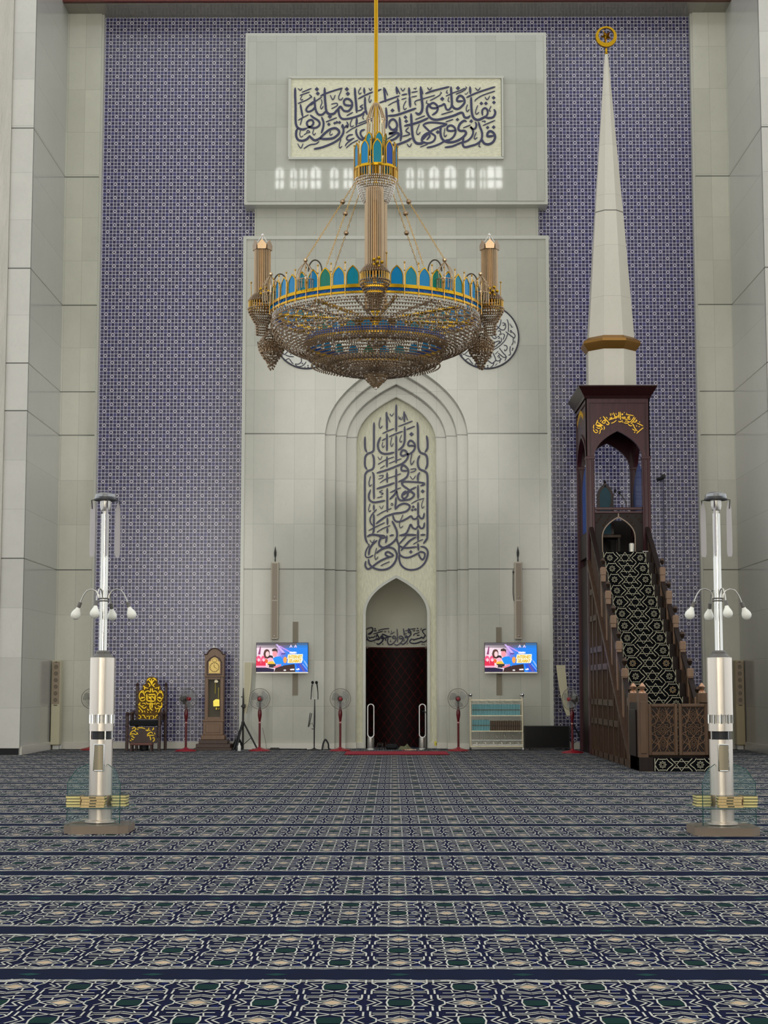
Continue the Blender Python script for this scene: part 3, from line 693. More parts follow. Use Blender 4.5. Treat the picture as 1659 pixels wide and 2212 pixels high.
MEDAL = """24: 1150,230 1140,340 1090,440 1008,522; 1305,230 1340,350 1340,560; 1325,600 1260,762 1130,902 980,1002 780,1052; 20: 1178,332 1232,328 1235,392 1190,380; 24: 1260,328 1272,430 1230,502 1160,502 1080,442 998,368; 1068,542 1130,530 1142,600 1100,642; 1198,602 1242,642 1198,762; 18: 1150,622 1192,600; 22: 1058,702 1090,668 1112,710 1080,732; 1150,700 1162,790 1108,862;
24: 958,852 1050,800 1122,800 1060,882 980,942 908,880 878,800; 20: 928,468 1042,642; 22: 898,642 970,722 1032,700 958,598; 18: 1392,402 1380,338; 20: 1462,432 1420,432 1420,378; 22: 1378,562 1400,518 1432,560 1388,572; 24: 1440,560 1512,642 1490,712 1450,690 1268,548; 22: 1462,718 1462,822 1418,902; 24: 1390,918 1380,1022 1392,1132 1338,1152;
22: 1218,892 1300,920 1302,1000 1250,1042 1240,998; 24: 1108,968 1200,1090 1272,1172 1230,1212 1078,1098; 938,1078 1012,1252 980,1322 900,1352 698,1178; 718,1142 800,1100 922,1088; 20: 1058,1202 1090,1158 1112,1200 1080,1222; 22: 1110,1212 1140,1250 1110,1355; 1008,1272 1080,1302 1182,1238; 980,1328 940,1422 878,1462; 1302,1178 1248,1302; 24: 632,1218 640,1322 560,1382 478,1372; 478,1382 540,1442 650,1432 720,1382 762,1318;
228,1142 330,1182 452,1192; 338,1252 400,1342 442,1372; 22: 340,1250 300,1242 238,1282; 168,1098 210,1132 352,998; *1455,980,24 *1440,1022,22 *810,1420,22 *815,1466,22 *665,1365,22 *370,1130,20; 16: 130,1100 160,1180; 770,1160 800,1200; 1000,1130 1080,1050; 850,1250 920,1180; 740,1440 720,1480; 1500,780 1515,850; 1000,1420 1060,1360;
24: 700,60 560,140 420,260; 300,400 260,520 250,680; 420,150 300,280 180,420; 150,520 130,640 140,760; 24: 620,300 700,420 640,520; 500,420 420,520 440,620; 200,800 280,900 260,980; 560,700 620,780 560,860; 380,700 340,800"""
M_DISC = mat('white_marble_disc', (206, 205, 194), .2, var=.05, kind='world')
for i, (px, lab) in enumerate(((1051, 'round marble medallion of dark script half hidden by the right side of the chandelier'), (663, 'round marble medallion of dark script mostly hidden by the left side of the chandelier'))):
    c = at(px, 728, YC-.01); R = 69.5/3580*YC*1.018
    t = thing('medallion', lab, 'inscription', tuple(c), 0, 'script medallions')
    dx = px-1051
    mb = MB(); mb.prism([((R-.02)*math.cos(2*PI*k/64), (R-.02)*math.sin(2*PI*k/64)) for k in range(64)], -.012, .007); mb.build('disc', M_DISC, t)
    mb = MB(); mb.tube([(R*math.cos(2*PI*k/64), -.012, R*math.sin(2*PI*k/64)) for k in range(64)], .012, 6, True); mb.build('rim', M_INKB, t)
    mb = MB(); ink(mb, strokes(MEDAL, 24), 985+dx, 670, 140/1659, lambda x, y: at(x, y, YC-.0225), Vector((0, -.006, 0))); rel(mb, t).build('lettering', M_INKB, t, 0)
# ------------------------------------------------------------------ chandelier
M_GOLD = mat('polished_gold', (200, 154, 34), .22, 1., var=.05)
M_GOLDL = mat('pale_gold', (190, 150, 76), .3, 1., var=.05)
M_CHAMP = mat('champagne_crystal', (172, 146, 112), .16, .55, .8, var=.12, scale=14)
M_CLEAR = mat('clear_crystal', (226, 218, 206), .12, .35, .9, var=.1, scale=14)
M_BROWN = mat('smoked_crystal', (140, 116, 88), .16, .65, .8, var=.15, scale=14)
M_IRON = mat('dark_iron', (58, 50, 40), .4, .6)
def pane(name, rgb): 
    g = G(name, .18, 0, .35); g.pos('obj'); c = lin(rgb); n = g.noise(2.2, 3)
    g.color(g.mix(n, tuple(x*.75 for x in c), tuple(x*1.1 for x in c))); g.b.inputs['Alpha'].default_value = .93
    return g.mat
M_AZ = pane('azure_glass', (0, 132, 186)); M_TE = pane('teal_glass', (0, 134, 156)); M_NV = pane('navy_glass', (8, 70, 160)); M_EM = pane('emerald_glass', (0, 122, 100))
PANES = [M_AZ, M_AZ, M_TE, M_AZ, M_EM, M_AZ, M_TE, M_AZ]
YCH = 21.0; U = YCH*1.019/F_PX
ch = thing('chandelier', 'huge gold and crystal ring chandelier with blue glass arches hanging in front of the niche', 'chandelier', tuple(at(812, 675, YCH)))
OZ = ch.location.z
def hz(py): return zat(py, YCH)-OZ
def put(mb, name, m, label=None, kind=None, smooth=30, parent=None): return mb.build(name, m, parent or ch, smooth, kind=kind, label=label)
mb = MB(); mb.lathe([(.028, hz(400)), (.028, hz(232)), (.034, hz(230)), (.034, hz(222)), (.026, hz(220)), (.026, hz(-60))], 20); put(mb, 'suspension_rod', M_GOLD)
def petal(wd, ht, zs, th=.008, fr=.010):
    """one pointed pane with its frame, standing in x,z at y=0"""
    o = arched(wd/2, ht-zs, 0, zs, 0, 7); i_ = arched(wd/2-fr, (ht-zs)*(wd/2-fr)/(wd/2), fr, zs, 0, 7)
    a = MB(); a.prism(i_, -th*.4, th*.4)
    b = MB(); k = len(o)
    b.band(o, i_, -th, th); b.band(o, i_, th, -th); b.box(-wd/2, wd/2, -th, th, 0, fr)
    return a, b
def crown(R, n, wd, ht, zs, z, off=0., panes=PANES, fr=.010, frame_m=M_GOLD):
    for k in range(n):
        a = 2*PI*(k+off)/n
        p, f = petal(wd, ht, zs, fr=fr)
        M = Matrix.Translation((R*math.sin(a), -R*math.cos(a), z)) @ Matrix.Rotation(a, 4, 'Z')
        o = put(moved(f, M), 'petal_frame', frame_m)
        put(moved(p, M), 'glass_pane', panes[k % len(panes)], parent=o, smooth=0)
# --- main ring with its crown
R0 = 228*U
mb = MB()
def flat_ring(mb, R, dr, z0, z1, n=96):
    mb.lathe([(R-dr, z0), (R+dr, z0), (R+dr, z1), (R-dr, z1), (R-dr, z0)], n, cap=False)
flat_ring(mb, R0, .025, hz(675), hz(669)); put(mb, 'upper_ring', M_GOLD)
mb = MB(); flat_ring(mb, R0-.006, .012, hz(682), hz(675)); put(mb, 'enamel_band', M_NV)
mb = MB()
for k in range(96):
    a = 2*PI*k/96; b = a+PI/96; mb.tube([((R0+.01)*math.cos(a), (R0+.01)*math.sin(a), hz(681.5)), ((R0+.01)*math.cos(b), (R0+.01)*math.sin(b), hz(675.5)), ((R0+.01)*math.cos(b+PI/96), (R0+.01)*math.sin(b+PI/96), hz(681.5))], .005, 4)
put(mb, 'zigzag_wire', M_AZ)
mb = MB(); flat_ring(mb, R0, .02, hz(686), hz(682)); put(mb, 'lower_ring', M_GOLD)
crown(R0, 48, 27*U, 41*U, 17*U, hz(669), .5)
for k in range(48):
    if k % 12 in (0, 11, 1): continue
    a = 2*PI*k/48; x, y = (R0+.03)*math.sin(a), -(R0+.03)*math.cos(a)
    mb = MB(); mb.tube([(x, y, hz(692)), (x, y, hz(626))], .0042, 6); mb.ball((x, y, hz(624)), .013, 8, 1.2); mb.ball((x, y, hz(640)), .011, 6)
    put(mb, 'finial_rod', M_GOLDL)
# --- crystal bowls
def bowl(rows, m, name, bead=.011, ringr=.0045, pitch=.034, wires=True):
    mb = MB(); pts = []
    for r, z in rows:
        n = max(10, int(2*PI*r/pitch)); o = random.random()
        pts += [(r*math.cos(2*PI*(i+o)/n), r*math.sin(2*PI*(i+o)/n), z-bead) for i in range(n)]
    mb.beads(pts, bead); o = put(mb, name, [m, M_CLEAR], kind='stuff', smooth=0)
    mi = []
    for p in pts: mi += [1 if random.random() < .07 else 0]*8  # a few paler beads mixed in as painted white glints
    o.data.polygons.foreach_set('material_index', mi)
    if wires:
        mb = MB()
        for r, z in rows: mb.ring(r, ringr, z, 72, 4)
        put(mb, name.replace('beads', 'wires'), M_BROWN)
def curve(ctrl, n):
    P = spline(ctrl, 12); L = [0]
    for i in range(1, len(P)): L.append(L[-1]+math.dist(P[i], P[i-1]))
    out = []
    for k in range(n):
        s_ = L[-1]*k/(n-1); i = next(j for j in range(1, len(L)) if L[j] >= s_-1e-9); t_ = (s_-L[i-1])/(L[i]-L[i-1]+1e-9)
        out.append(tuple(P[i-1][j]*(1-t_)+P[i][j]*t_ for j in (0, 1)))
    return out
px2 = lambda L_: [(r*U, hz(y)) for r, y in L_]
bowl(px2(curve([(222, 690), (226, 702), (222, 718), (211, 735), (194, 749), (172, 758), (151, 760)], 17)), M_BROWN, 'outer_bowl_beads', pitch=.036, bead=.0115)
bowl(px2(curve([(148, 752), (150, 760), (144, 773), (130, 784), (110, 790)], 9)), M_BROWN, 'middle_bowl_beads', pitch=.030)
bowl(px2(curve([(106, 782), (104, 790), (92, 798), (70, 804), (46, 806), (28, 806)], 10)), M_BROWN, 'lower_bowl_beads', pitch=.027)
bowl(px2(curve([(28, 797), (27, 805), (24, 812), (20, 820), (11, 828), (6, 834)], 9)), M_CHAMP, 'pendant_beads', pitch=.022, bead=.012)
mb = MB(); mb.ball((0, 0, hz(838)), .024, 10); put(mb, 'pendant_ball', M_CLEAR)
# a loose net of strings between the ring and the bowl, hanging fringes on the edges
mb = MB(); pts = []
for i in range(150):
    a = 2*PI*i/150
    for k in range(5): pts.append(((R0-.02-.006*k)*math.cos(a), (R0-.02-.006*k)*math.sin(a), hz(684+k*3.2)))
mb.beads(pts, .0095); put(mb, 'net_beads', M_CLEAR, kind='stuff', smooth=0)
for rr, yy, n, ln_ in ((150, 752, 110, 11), (106, 784, 80, 11)):
    mb = MB()
    for i in range(n):
        a = 2*PI*i/n; mb.tube([(rr*U*math.cos(a), rr*U*math.sin(a), hz(yy)), (rr*U*math.cos(a), rr*U*math.sin(a), hz(yy+ln_))], .0065, 4)
    put(mb, 'crystal_fringe', M_CHAMP, kind='stuff')
mb = MB(); flat_ring(mb, 151*U, .016, hz(750), hz(745)); put(mb, 'inner_ring', M_GOLD)
mb = MB(); flat_ring(mb, 151*U, .010, hz(744), hz(735)); put(mb, 'inner_enamel_band', M_NV)
for k in range(24):
    p, f = petal(26*U, 26*U, 10*U); a = 2*PI*(k+.5)/24
    M = Matrix.Translation((135*U*math.sin(a), -135*U*math.cos(a), hz(742))) @ Matrix.Rotation(a, 4, 'Z')
    put(moved(p, M), 'inner_pane', PANES[k % 8], smooth=0)
mb = MB(); pts = []
for k in range(13):
    r = (30+k*9.)*U; n = int(2*PI*r/.05)
    pts += [(r*math.cos(2*PI*i/n), r*math.sin(2*PI*i/n), hz(797-k*.5)) for i in range(n)]
mb.beads(pts, .012); put(mb, 'inner_disc_beads', M_CHAMP, kind='stuff', smooth=0)
# long strings from the ring to the hub, above the spokes
mb = MB(); pts = []
for i in range(72):
    a = 2*PI*i/72
    for k in range(18):
        r = R0*(1-k/19.); pts.append((r*math.cos(a), r*math.sin(a), hz(687+14*math.sin(PI*k/18))))
mb.beads(pts, .010); put(mb, 'inner_net_beads', M_CLEAR, kind='stuff', smooth=0)
for k in range(16):
    a = 2*PI*(k+.5)/16; ca, sa = math.cos(a), math.sin(a)
    mb = MB(); mb.tube([(.09*ca, .09*sa, hz(694)), (218*U*ca, 218*U*sa, hz(690))], .017 if k % 2 else .024, 6); put(mb, 'spoke', M_GOLD if k % 2 == 0 else M_BROWN)
mb = MB(); mb.lathe([(.02, hz(668)), (.10, hz(672)), (.12, hz(690)), (.10, hz(706)), (.03, hz(712))], 20); put(mb, 'hub', M_GOLD)
# --- central column of strings
def strings(mb, r, n, z0, z1, w=.008, cx=0, cy=0):
    for i in range(n):
        a = 2*PI*i/n; x, y = cx+r*math.cos(a), cy+r*math.sin(a); mb.tube([(x, y, z0), (x, y, z1)], w, 4)
mb = MB(); strings(mb, 23*U, 40, hz(436), hz(672), .0095); put(mb, 'column_strings', M_CHAMP, kind='stuff')
mb = MB(); strings(mb, 16*U, 26, hz(436), hz(672), .009); put(mb, 'inner_column_strings', M_BROWN, kind='stuff')
# --- crown drum at the top
RD = 45*U
crown(RD, 10, 21*U, 55*U, 34*U, hz(366), .12, [M_TE, M_NV, M_AZ, M_NV, M_TE, M_AZ, M_AZ, M_TE, M_AZ, M_AZ], .011)
crown(22*U, 6, 18*U, 42*U, 26*U, hz(330), .3, [M_TE, M_EM, M_TE], .010)
mb = MB(); flat_ring(mb, RD, .016, hz(370), hz(366), 40); put(mb, 'drum_ring', M_GOLD)
mb = MB(); strings(mb, RD, 44, hz(389), hz(370), .008); put(mb, 'drum_fringe', M_GOLDL, kind='stuff')
for k in range(10):
    a = 2*PI*(k+.62)/10; x, y = (RD+.015)*math.sin(a), -(RD+.015)*math.cos(a)
    mb = MB(); mb.tube([(x, y, hz(392)), (x, y, hz(318))], .007, 5); mb.ball((x, y, hz(316)), .014, 6); put(mb, 'drum_rod', M_GOLDL)
bowl(px2(curve([(45, 388), (42, 395), (39, 407), (36, 420), (30, 432), (24, 440)], 12)), M_CLEAR, 'drum_bowl_beads', pitch=.026, bead=.0095, ringr=.003)
bowl(px2([(43, 390), (30, 392), (18, 393)]), M_CHAMP, 'drum_floor_beads', pitch=.03)
mb = MB()
for i in range(16):
    a = 2*PI*i/16; ca, sa = math.cos(a), math.sin(a)
    mb.tube([(r*U*ca, r*U*sa, hz(y)) for r, y in ((6, 224), (13, 236), (18, 250), (21, 258), (18.5, 262), (19, 275), (20, 290), (21, 312))], .0075, 4)
put(mb, 'crystal_bell', M_CHAMP, kind='stuff')
# --- minaret-like towers on the ring
def tower(a, R=246*U):
    cx, cy = R*math.sin(a), -R*math.cos(a)
    mb = MB(); strings(mb, 16.5*U, 26, hz(650), hz(530 if a else 480), .0095, cx, cy); o = put(mb, 'tower_strings', M_CHAMP, kind='stuff')
    mb = MB(); strings(mb, 11*U, 14, hz(650), hz(534), .012, cx, cy); put(mb, 'tower_core', M_BROWN, parent=o, kind='stuff')
    for _ in ((1,) if a else ()):
      mb = MB()
      for k in range(6):
        b = 2*PI*k/6; s_ = Matrix.Translation((cx+17.5*U*math.sin(b), cy-17.5*U*math.cos(b), hz(541))) @ Matrix.Rotation(b, 4, 'Z')
        q = MB(); q.prism([(-9*U, 0), (9*U, 0), (10*U, 10*U), (0, 21*U), (-10*U, 10*U)], -.01, .01); mb_ = moved(q, s_); mb.add(mb_.v, mb_.f)
      put(mb, 'tower_crown', M_BROWN, parent=o)
      mb = MB()
      for k in range(6):
        b = 2*PI*k/6; mb.tube([(cx+14*U*math.sin(b), cy-14*U*math.cos(b), hz(527)), (cx+6*U*math.sin(b), cy-6*U*math.cos(b), hz(515)), (cx, cy, hz(508))], .004, 4)
      mb.lathe([(.018, hz(509)), (.02, hz(507)), (.004, hz(504))], 8, cx, cy); put(mb, 'tower_cage', M_CLEAR, parent=o)
    mb = MB(); strings(mb, 28*U, 30, hz(672), hz(649), .0085, cx, cy); put(mb, 'tower_fringe', M_GOLDL, parent=o, kind='stuff')
    mb = MB(); rows = px2(curve([(17, 636), (24, 643), (29, 650)], 5)); pts = []
    rows += px2(curve([(30, 668), (28, 676), (22, 686), (18, 694), (13, 702), (12, 722)], 11))
    for r, z in rows:
        n = max(8, int(2*PI*r/.026)); pts += [(cx+r*math.cos(2*PI*i/n), cy+r*math.sin(2*PI*i/n), z) for i in range(n)]
    mb.beads(pts, .013)
    for r, z in rows: mb.ring(r, .0055, z, 28, 4, cx, cy)
    put(mb, 'tower_bowl_beads', M_BROWN, parent=o, kind='stuff', smooth=0)
    mb = MB()
    for k in range(5):
        b = 2*PI*k/5; q = (cx+9*U*math.cos(b)+6*U, cy-20*U, hz(634)+9*U*math.sin(b)); mb.ball(q, .022, 8)
    mb.ball((cx+6*U, cy-20*U, hz(634)), .022, 8); put(mb, 'gold_rosette', M_GOLD, parent=o)
    mb = MB(); sgn = 1 if cx >= 0 else -1
    mb.tube([(cx+sgn*22*U, cy, hz(690)), (cx+sgn*24*U, cy, hz(612))], .006, 5); mb.ball((cx+sgn*24*U, cy, hz(610)), .014, 6); put(mb, 'tower_rod', M_GOLDL, parent=o)
for a in (0, PI/2, PI, 3*PI/2): tower(a)
# --- small domed lanterns with curved pipes
def lantern(a, R=233*U):
    cx, cy = R*math.sin(a), -R*math.cos(a); z = lambda y: hz(y)
    mb = MB(); strings(mb, 17*U, 16, z(669), z(650), .006, cx, cy); o = put(mb, 'lantern_strings', M_CHAMP)
    mb = MB()
    for k in range(8):
        b = 2*PI*k/8; mb.tube([(cx+r*U*math.cos(b), cy+r*U*math.sin(b), z(y)) for r, y in ((17, 650), (18, 640), (14, 628), (7, 619), (2, 614))], .006, 5)
    mb.ring(17*U, .008, z(650), 20, 5, cx, cy); mb.ball((cx, cy, z(609)), .028, 10); put(mb, 'lantern_dome', M_CHAMP, parent=o)
    mb = MB(); sg = -1 if cx > 0 else 1
    mb.tube([(cx+sg*(6+14*(1-math.cos(t_)))*U, cy, z(632)+24*U*math.sin(t_)) for t_ in [PI*i/12 for i in range(13)]], .009, 6); put(mb, 'curved_pipe', M_IRON, parent=o)
    mb = MB(); mb.tube([(cx, cy, z(650)), (cx, cy, z(632))], .012, 6); put(mb, 'lamp_candle', M_CLEAR, parent=o)
for a in (.66, -.66, 1.27, -1.27, PI-.66, PI+.66): lantern(a)
# --- drops under the ring near the side towers
for sg in (-1, 1):
    cx, cy = sg*229*U, .32; mb = MB(); pts = []
    for r, z in px2(curve([(11, 700), (17, 715), (27, 730), (28, 740), (22, 755), (13, 768), (4, 786)], 15)):
        n = max(6, int(2*PI*r/.024)); pts += [(cx+r*math.cos(2*PI*i/n), cy+r*math.sin(2*PI*i/n), z+random.uniform(-.01, .01)) for i in range(n)]
    mb.beads(pts, .014); o = put(mb, 'side_drop_beads', M_BROWN, kind='stuff', smooth=0)
    mb = MB(); strings(mb, 16*U, 18, hz(748), hz(722), .008, cx, cy); strings(mb, 25*U, 22, hz(752), hz(736), .008, cx, cy); put(mb, 'side_drop_strings', M_CHAMP, parent=o, kind='stuff')
    mb = MB(); mb.tube([(cx+sg*30*U, cy, hz(727)), (cx+sg*29*U, cy, hz(738)), (cx, cy, hz(740)), (cx*.97, cy*.9, hz(690))], .008, 5); put(mb, 'drop_bracket', M_IRON, parent=o)
# --- chains from the drum to the ring
def chain(p0, p1, ball_t):
    mb = MB(); P0, P1 = Vector(p0), Vector(p1); n = int((P1-P0).length/.045); dv = (P1-P0)/n
    for i in range(n):
        c = P0+dv*(i+.5); e = dv.normalized(); sd = e.cross(Vector((0, 1, 0))).normalized() if i % 2 else e.cross(e.cross(Vector((0, 1, 0)))).normalized()
        mb.tube([c+e*.026*math.cos(t_)+sd*.010*math.sin(t_) for t_ in [2*PI*k/8 for k in range(8)]], .0035, 4, True)
    o = put(mb, 'chain', M_GOLDL)
    mb = MB(); q = P0.lerp(P1, ball_t); mb.ball(tuple(q), .035, 10); put(mb, 'chain_ball', M_BROWN, parent=o)
for sg in (-1, 1):
    a = .66*sg; chain((sg*44*U, -.1, hz(397)), (233*U*math.sin(a), -233*U*math.cos(a), hz(608)), .27)
    a = .45*sg; chain((sg*40*U, -.2, hz(400)), (R0*math.sin(a), -R0*math.cos(a), hz(626)), .40)
    a = (PI-.6)*sg; chain((sg*34*U, .2, hz(400)), (R0*math.sin(a), -R0*math.cos(a), hz(628)), .35)
mb = MB()
for k in range(6): b = 2*PI*k/6; mb.ball((6*U+7*U*math.cos(b), -.16, hz(484)+7*U*math.sin(b)), .02, 8)
mb.ball((6*U, -.17, hz(484)), .02, 8); put(mb, 'column_rosette', M_GOLD)
# ------------------------------------------------------------------ pulpit (minbar)
M_MAH = wood('pulpit_mahogany', (68, 30, 36), .25, .65, spec=.35)
M_MAHD = wood('pulpit_cornice_wood', (44, 13, 13), .3, .55, spec=.3)
M_BRW = wood('pulpit_brown_wood', (80, 57, 41), .4, .6, spec=.3)
M_CAP = wood('pulpit_light_wood', (132, 102, 78), .35, .75, spec=.4)
M_GAT = wood('gate_wood', (98, 73, 53), .35, .7, spec=.35)
M_BRD = wood('pulpit_dark_wood', (34, 19, 14), .4, .5, spec=.25)
M_BLUEG = pane('blue_side_glass', (36, 100, 190))
M_SPIRE = marble('marble_spire', 'X', 9., 0., q=1.0, darks=(zat(462, 30.9),), rgb=(206, 199, 182), rough=.25, var=.05)
M_GILT = mat('gilt_lettering', (226, 178, 60), .28, .9)
PX, PY = 4.135, 24.0
pul = thing('minbar_pulpit', 'tall dark wood pulpit with carpeted stair, canopy and white stone spire on the right', 'pulpit', (PX, PY, 0))
def pput(mb, name, m, parent=None, label=None, smooth=30, kind=None): return mb.build(name, m, parent or pul, smooth, label=label, kind=kind)
W = .585; YT0, YT1 = 6.1, 7.75                   # tower front and back (from the plinth front)
zf = lambda py: zat(py, PY+YT0)
zc0, zc1 = zf(859), zf(835); z_ap, z_sp, z_rl = zf(931), zf(989), zf(1095)
ZPL = 3.60
def stair_z(y): return .21+(y-1.1)*(ZPL-.21)/(5.75-1.1)
def string_z(y): return .57+.67*(y-1.8)
# plinth and stair
mb = MB(); mb.box(-W, W, .0, 1.15, 0, .20); pput(mb, 'plinth', M_BRD)
ns = 16; run = (5.75-1.1)/ns; rise = (ZPL-.21)/ns
mb = MB(); prof = [(1.1, 0.0), (1.1, .21)]
for k in range(ns): prof += [(1.1+k*run, .21+(k+1)*rise), (1.1+(k+1)*run, .21+(k+1)*rise)]
prof += [(YT1, ZPL), (YT1, 0)]
mb.prismx(prof, -.47, .47); pput(mb, 'stair', M_BRD, smooth=0)
# sides under the stair: panelled boarding
for s, nm in ((-1, 'side_panel'), (1, 'side_panel')):
    mb = MB(); a, b = sorted((s*(W-.05), s*(W-.09)))
    mb.prismx([(1.0, 0), (YT1, 0), (YT1, string_z(YT0)), (YT0, string_z(YT0)), (1.0, string_z(1.0)+.02)], a, b); o = pput(mb, nm, M_BRD, smooth=0)
    mb = MB(); xa, xb = sorted((s*(W-.055), s*(W-.01)))
    ys = [1.15, 1.75, 2.35, 2.95, 3.6, 4.3, 5.0, 5.55, 6.0]
    for y in ys: mb.box(xa, xb, y-.04, y+.04, .0, max(.12, string_z(y)-.02))
    for i in range(len(ys)-1):
        zmax = string_z(ys[i])
        for zz in (.06, .62, .95, 1.55, 1.86, 2.42, 2.9):
            if zz < zmax: mb.box(xa, xb, ys[i], ys[i+1], zz-.05, zz+.05)
        for q in (1, 2, 3):
            y = ys[i]+(ys[i+1]-ys[i])*q/4; xc, xd = sorted((s*(W-.055), s*(W-.03))); mb.box(xc, xd, y-.02, y+.02, 0, max(.1, string_z(y)-.05))
    pput(mb, 'panel_battens', M_BRW, o, smooth=0)
    mb = MB(); xa, xb = sorted((s*(W-.10), s*(W+.01)))
    mb.prismx([(1.0, string_z(1.0)-.07), (YT0, string_z(YT0)-.07), (YT0, string_z(YT0)+.05), (1.0, string_z(1.0)+.05)], xa, xb); pput(mb, 'stringer', M_BRW, smooth=0)
    # balustrade panels with upright slots, posts with ball finials
    mb = MB(); xa, xb = sorted((s*(W-.06), s*(W-.09)))
    mb.prismx([(1.3, string_z(1.3)), (YT0, string_z(YT0)), (YT0, string_z(YT0)+.62), (1.3, string_z(1.3)+.62)], xa, xb); o = pput(mb, 'balustrade_panel', M_BRD, smooth=0)
    mb = MB()
    for k in range(24):
        y = 1.5+k*.19; xa, xb = sorted((s*(W-.105), s*(W-.045)))
        mb.bbox(xa, xb, y-.028, y+.028, string_z(y)+.02, string_z(y)+.56, .008)
    pput(mb, 'baluster_slats', M_BRW, o, smooth=0)
    mb = MB(); xa, xb = sorted((s*(W-.115), s*(W-.035)))
    mb.prismx([(1.3, string_z(1.3)+.58), (YT0, string_z(YT0)+.58), (YT0, string_z(YT0)+.66), (1.3, string_z(1.3)+.66)], xa, xb); pput(mb, 'handrail', M_BRD, smooth=0)
    for k in range(6):
        y = 1.4+.62*k; zt = 1.12+.44*k; mb = MB(); xc = s*(W-.075)
        mb.bbox(xc-.042, xc+.042, y-.042, y+.042, string_z(y)-.05, zt-.06, .008); mb.bbox(xc-.05, xc+.05, y-.05, y+.05, zt-.2, zt-.07, .01)
        o2 = pput(mb, 'baluster_post', M_CAP)
        mb = MB(); mb.lathe([(.02, -.02), (.025, .0), (.042, .03), (.045, .055), (.03, .085), (.008, .10)], 12, xc, y, zt); pput(mb, 'ball_finial', mat('dark_bronze', (70, 54, 44), .2, .7), o2)
# front: corner posts, low side walls, two fretwork doors
for s in (-1, 1):
    xc = s*(W-.07); mb = MB(); mb.bbox(xc-.07, xc+.07, .12, .27, 0, 1.12, .01); mb.bbox(xc-.045, xc+.045, .105, .13, .25, 1.0, .008)
    o = pput(mb, 'gate_post', M_GAT)
    mb = MB(); mb.lathe([(.055, 0), (.055, .02), (.03, .04), (.05, .075), (.05, .10), (.02, .14), (.005, .15)], 14, xc, .195, 1.12); pput(mb, 'ball_finial', mat('bright_bronze', (180, 140, 112), .15, .8), o)
    xa, xb = sorted((s*W, s*(W-.12))); mb = MB(); mb.box(xa, xb, .27, 1.05, 0, .98); 
    xa, xb = sorted((s*(W+.02), s*W)); mb.bbox(xa, xb, .33, .98, .2, .88, .008); o = pput(mb, 'side_wall', M_BRD)
    mb = MB(); mb.bbox(xc-.075, xc+.075, 1.02, 1.17, 0, 1.12, .01); o = pput(mb, 'gate_post', M_GAT)
    mb = MB(); mb.lathe([(.055, 0), (.055, .02), (.03, .04), (.05, .075), (.05, .10), (.02, .14), (.005, .15)], 14, xc, 1.095, 1.12); pput(mb, 'ball_finial', mat('bright_bronze', (180, 140, 112), .15, .8), o)
for s in (-1, 1):
    x0, x1 = sorted((s*.008, s*.435)); mb = MB(); z0, z1 = .225, .965; y = .20; fw = .045
    mb.bbox(x0, x0+fw, y, y+.05, z0, z1, .006); mb.bbox(x1-fw, x1, y, y+.05, z0, z1, .006); mb.bbox(x0+fw, x1-fw, y, y+.05, z0, z0+fw, .006); mb.bbox(x0+fw, x1-fw, y, y+.05, z1-fw, z1, .006)
    o = pput(mb, 'gate_door', M_GAT)
    mb = MB(); mb.box(x0+fw, x1-fw, y+.03, y+.045, z0+fw, z1-fw); pput(mb, 'door_backing', M_BRD, o)
    mb = MB(); cx = (x0+x1)/2; hw = (x1-x0)/2-fw-.004; hh = (z1-z0)/2-fw-.004; cz = (z0+z1)/2; yy = y+.022
    def fret(pts, closed=True, r=.0055): mb.tube([(cx+a*hw, yy, cz+b*hh) for a, b in pts], r, 4, closed)
    fret([(-1, -1), (1, -1), (1, 1), (-1, 1)])
    for c_ in (.58, -.58, 0):
        for rr in (.34, .20, .10): fret([(rr*1.9*(1 if k % 2 == 0 else .66)*math.cos(PI*k/8), c_+rr*.95*(1 if k % 2 == 0 else .66)*math.sin(PI*k/8)) for k in range(16)])
    for sx in (-1, 1):
        for sz in (-1, 1):
            fret([(sx, sz*.2), (sx*.55, sz*.3), (sx*.3, sz*.8), (sx*.6, sz*1)], False); fret([(sx*.9, sz*.9), (sx*.35, sz*.55), (0, sz*.30), (sx*.45, sz*.05), (sx*.95, sz*.18)], False)
            fret([(sx*.2, sz), (sx*.4, sz*.7), (sx*.9, sz*.55), (sx, sz*.4)], False); fret([(sx*.75, 0), (sx*.6, sz*.42), (sx*.95, sz*.66)], False)
    pput(mb, 'door_fretwork', M_CAP, o)
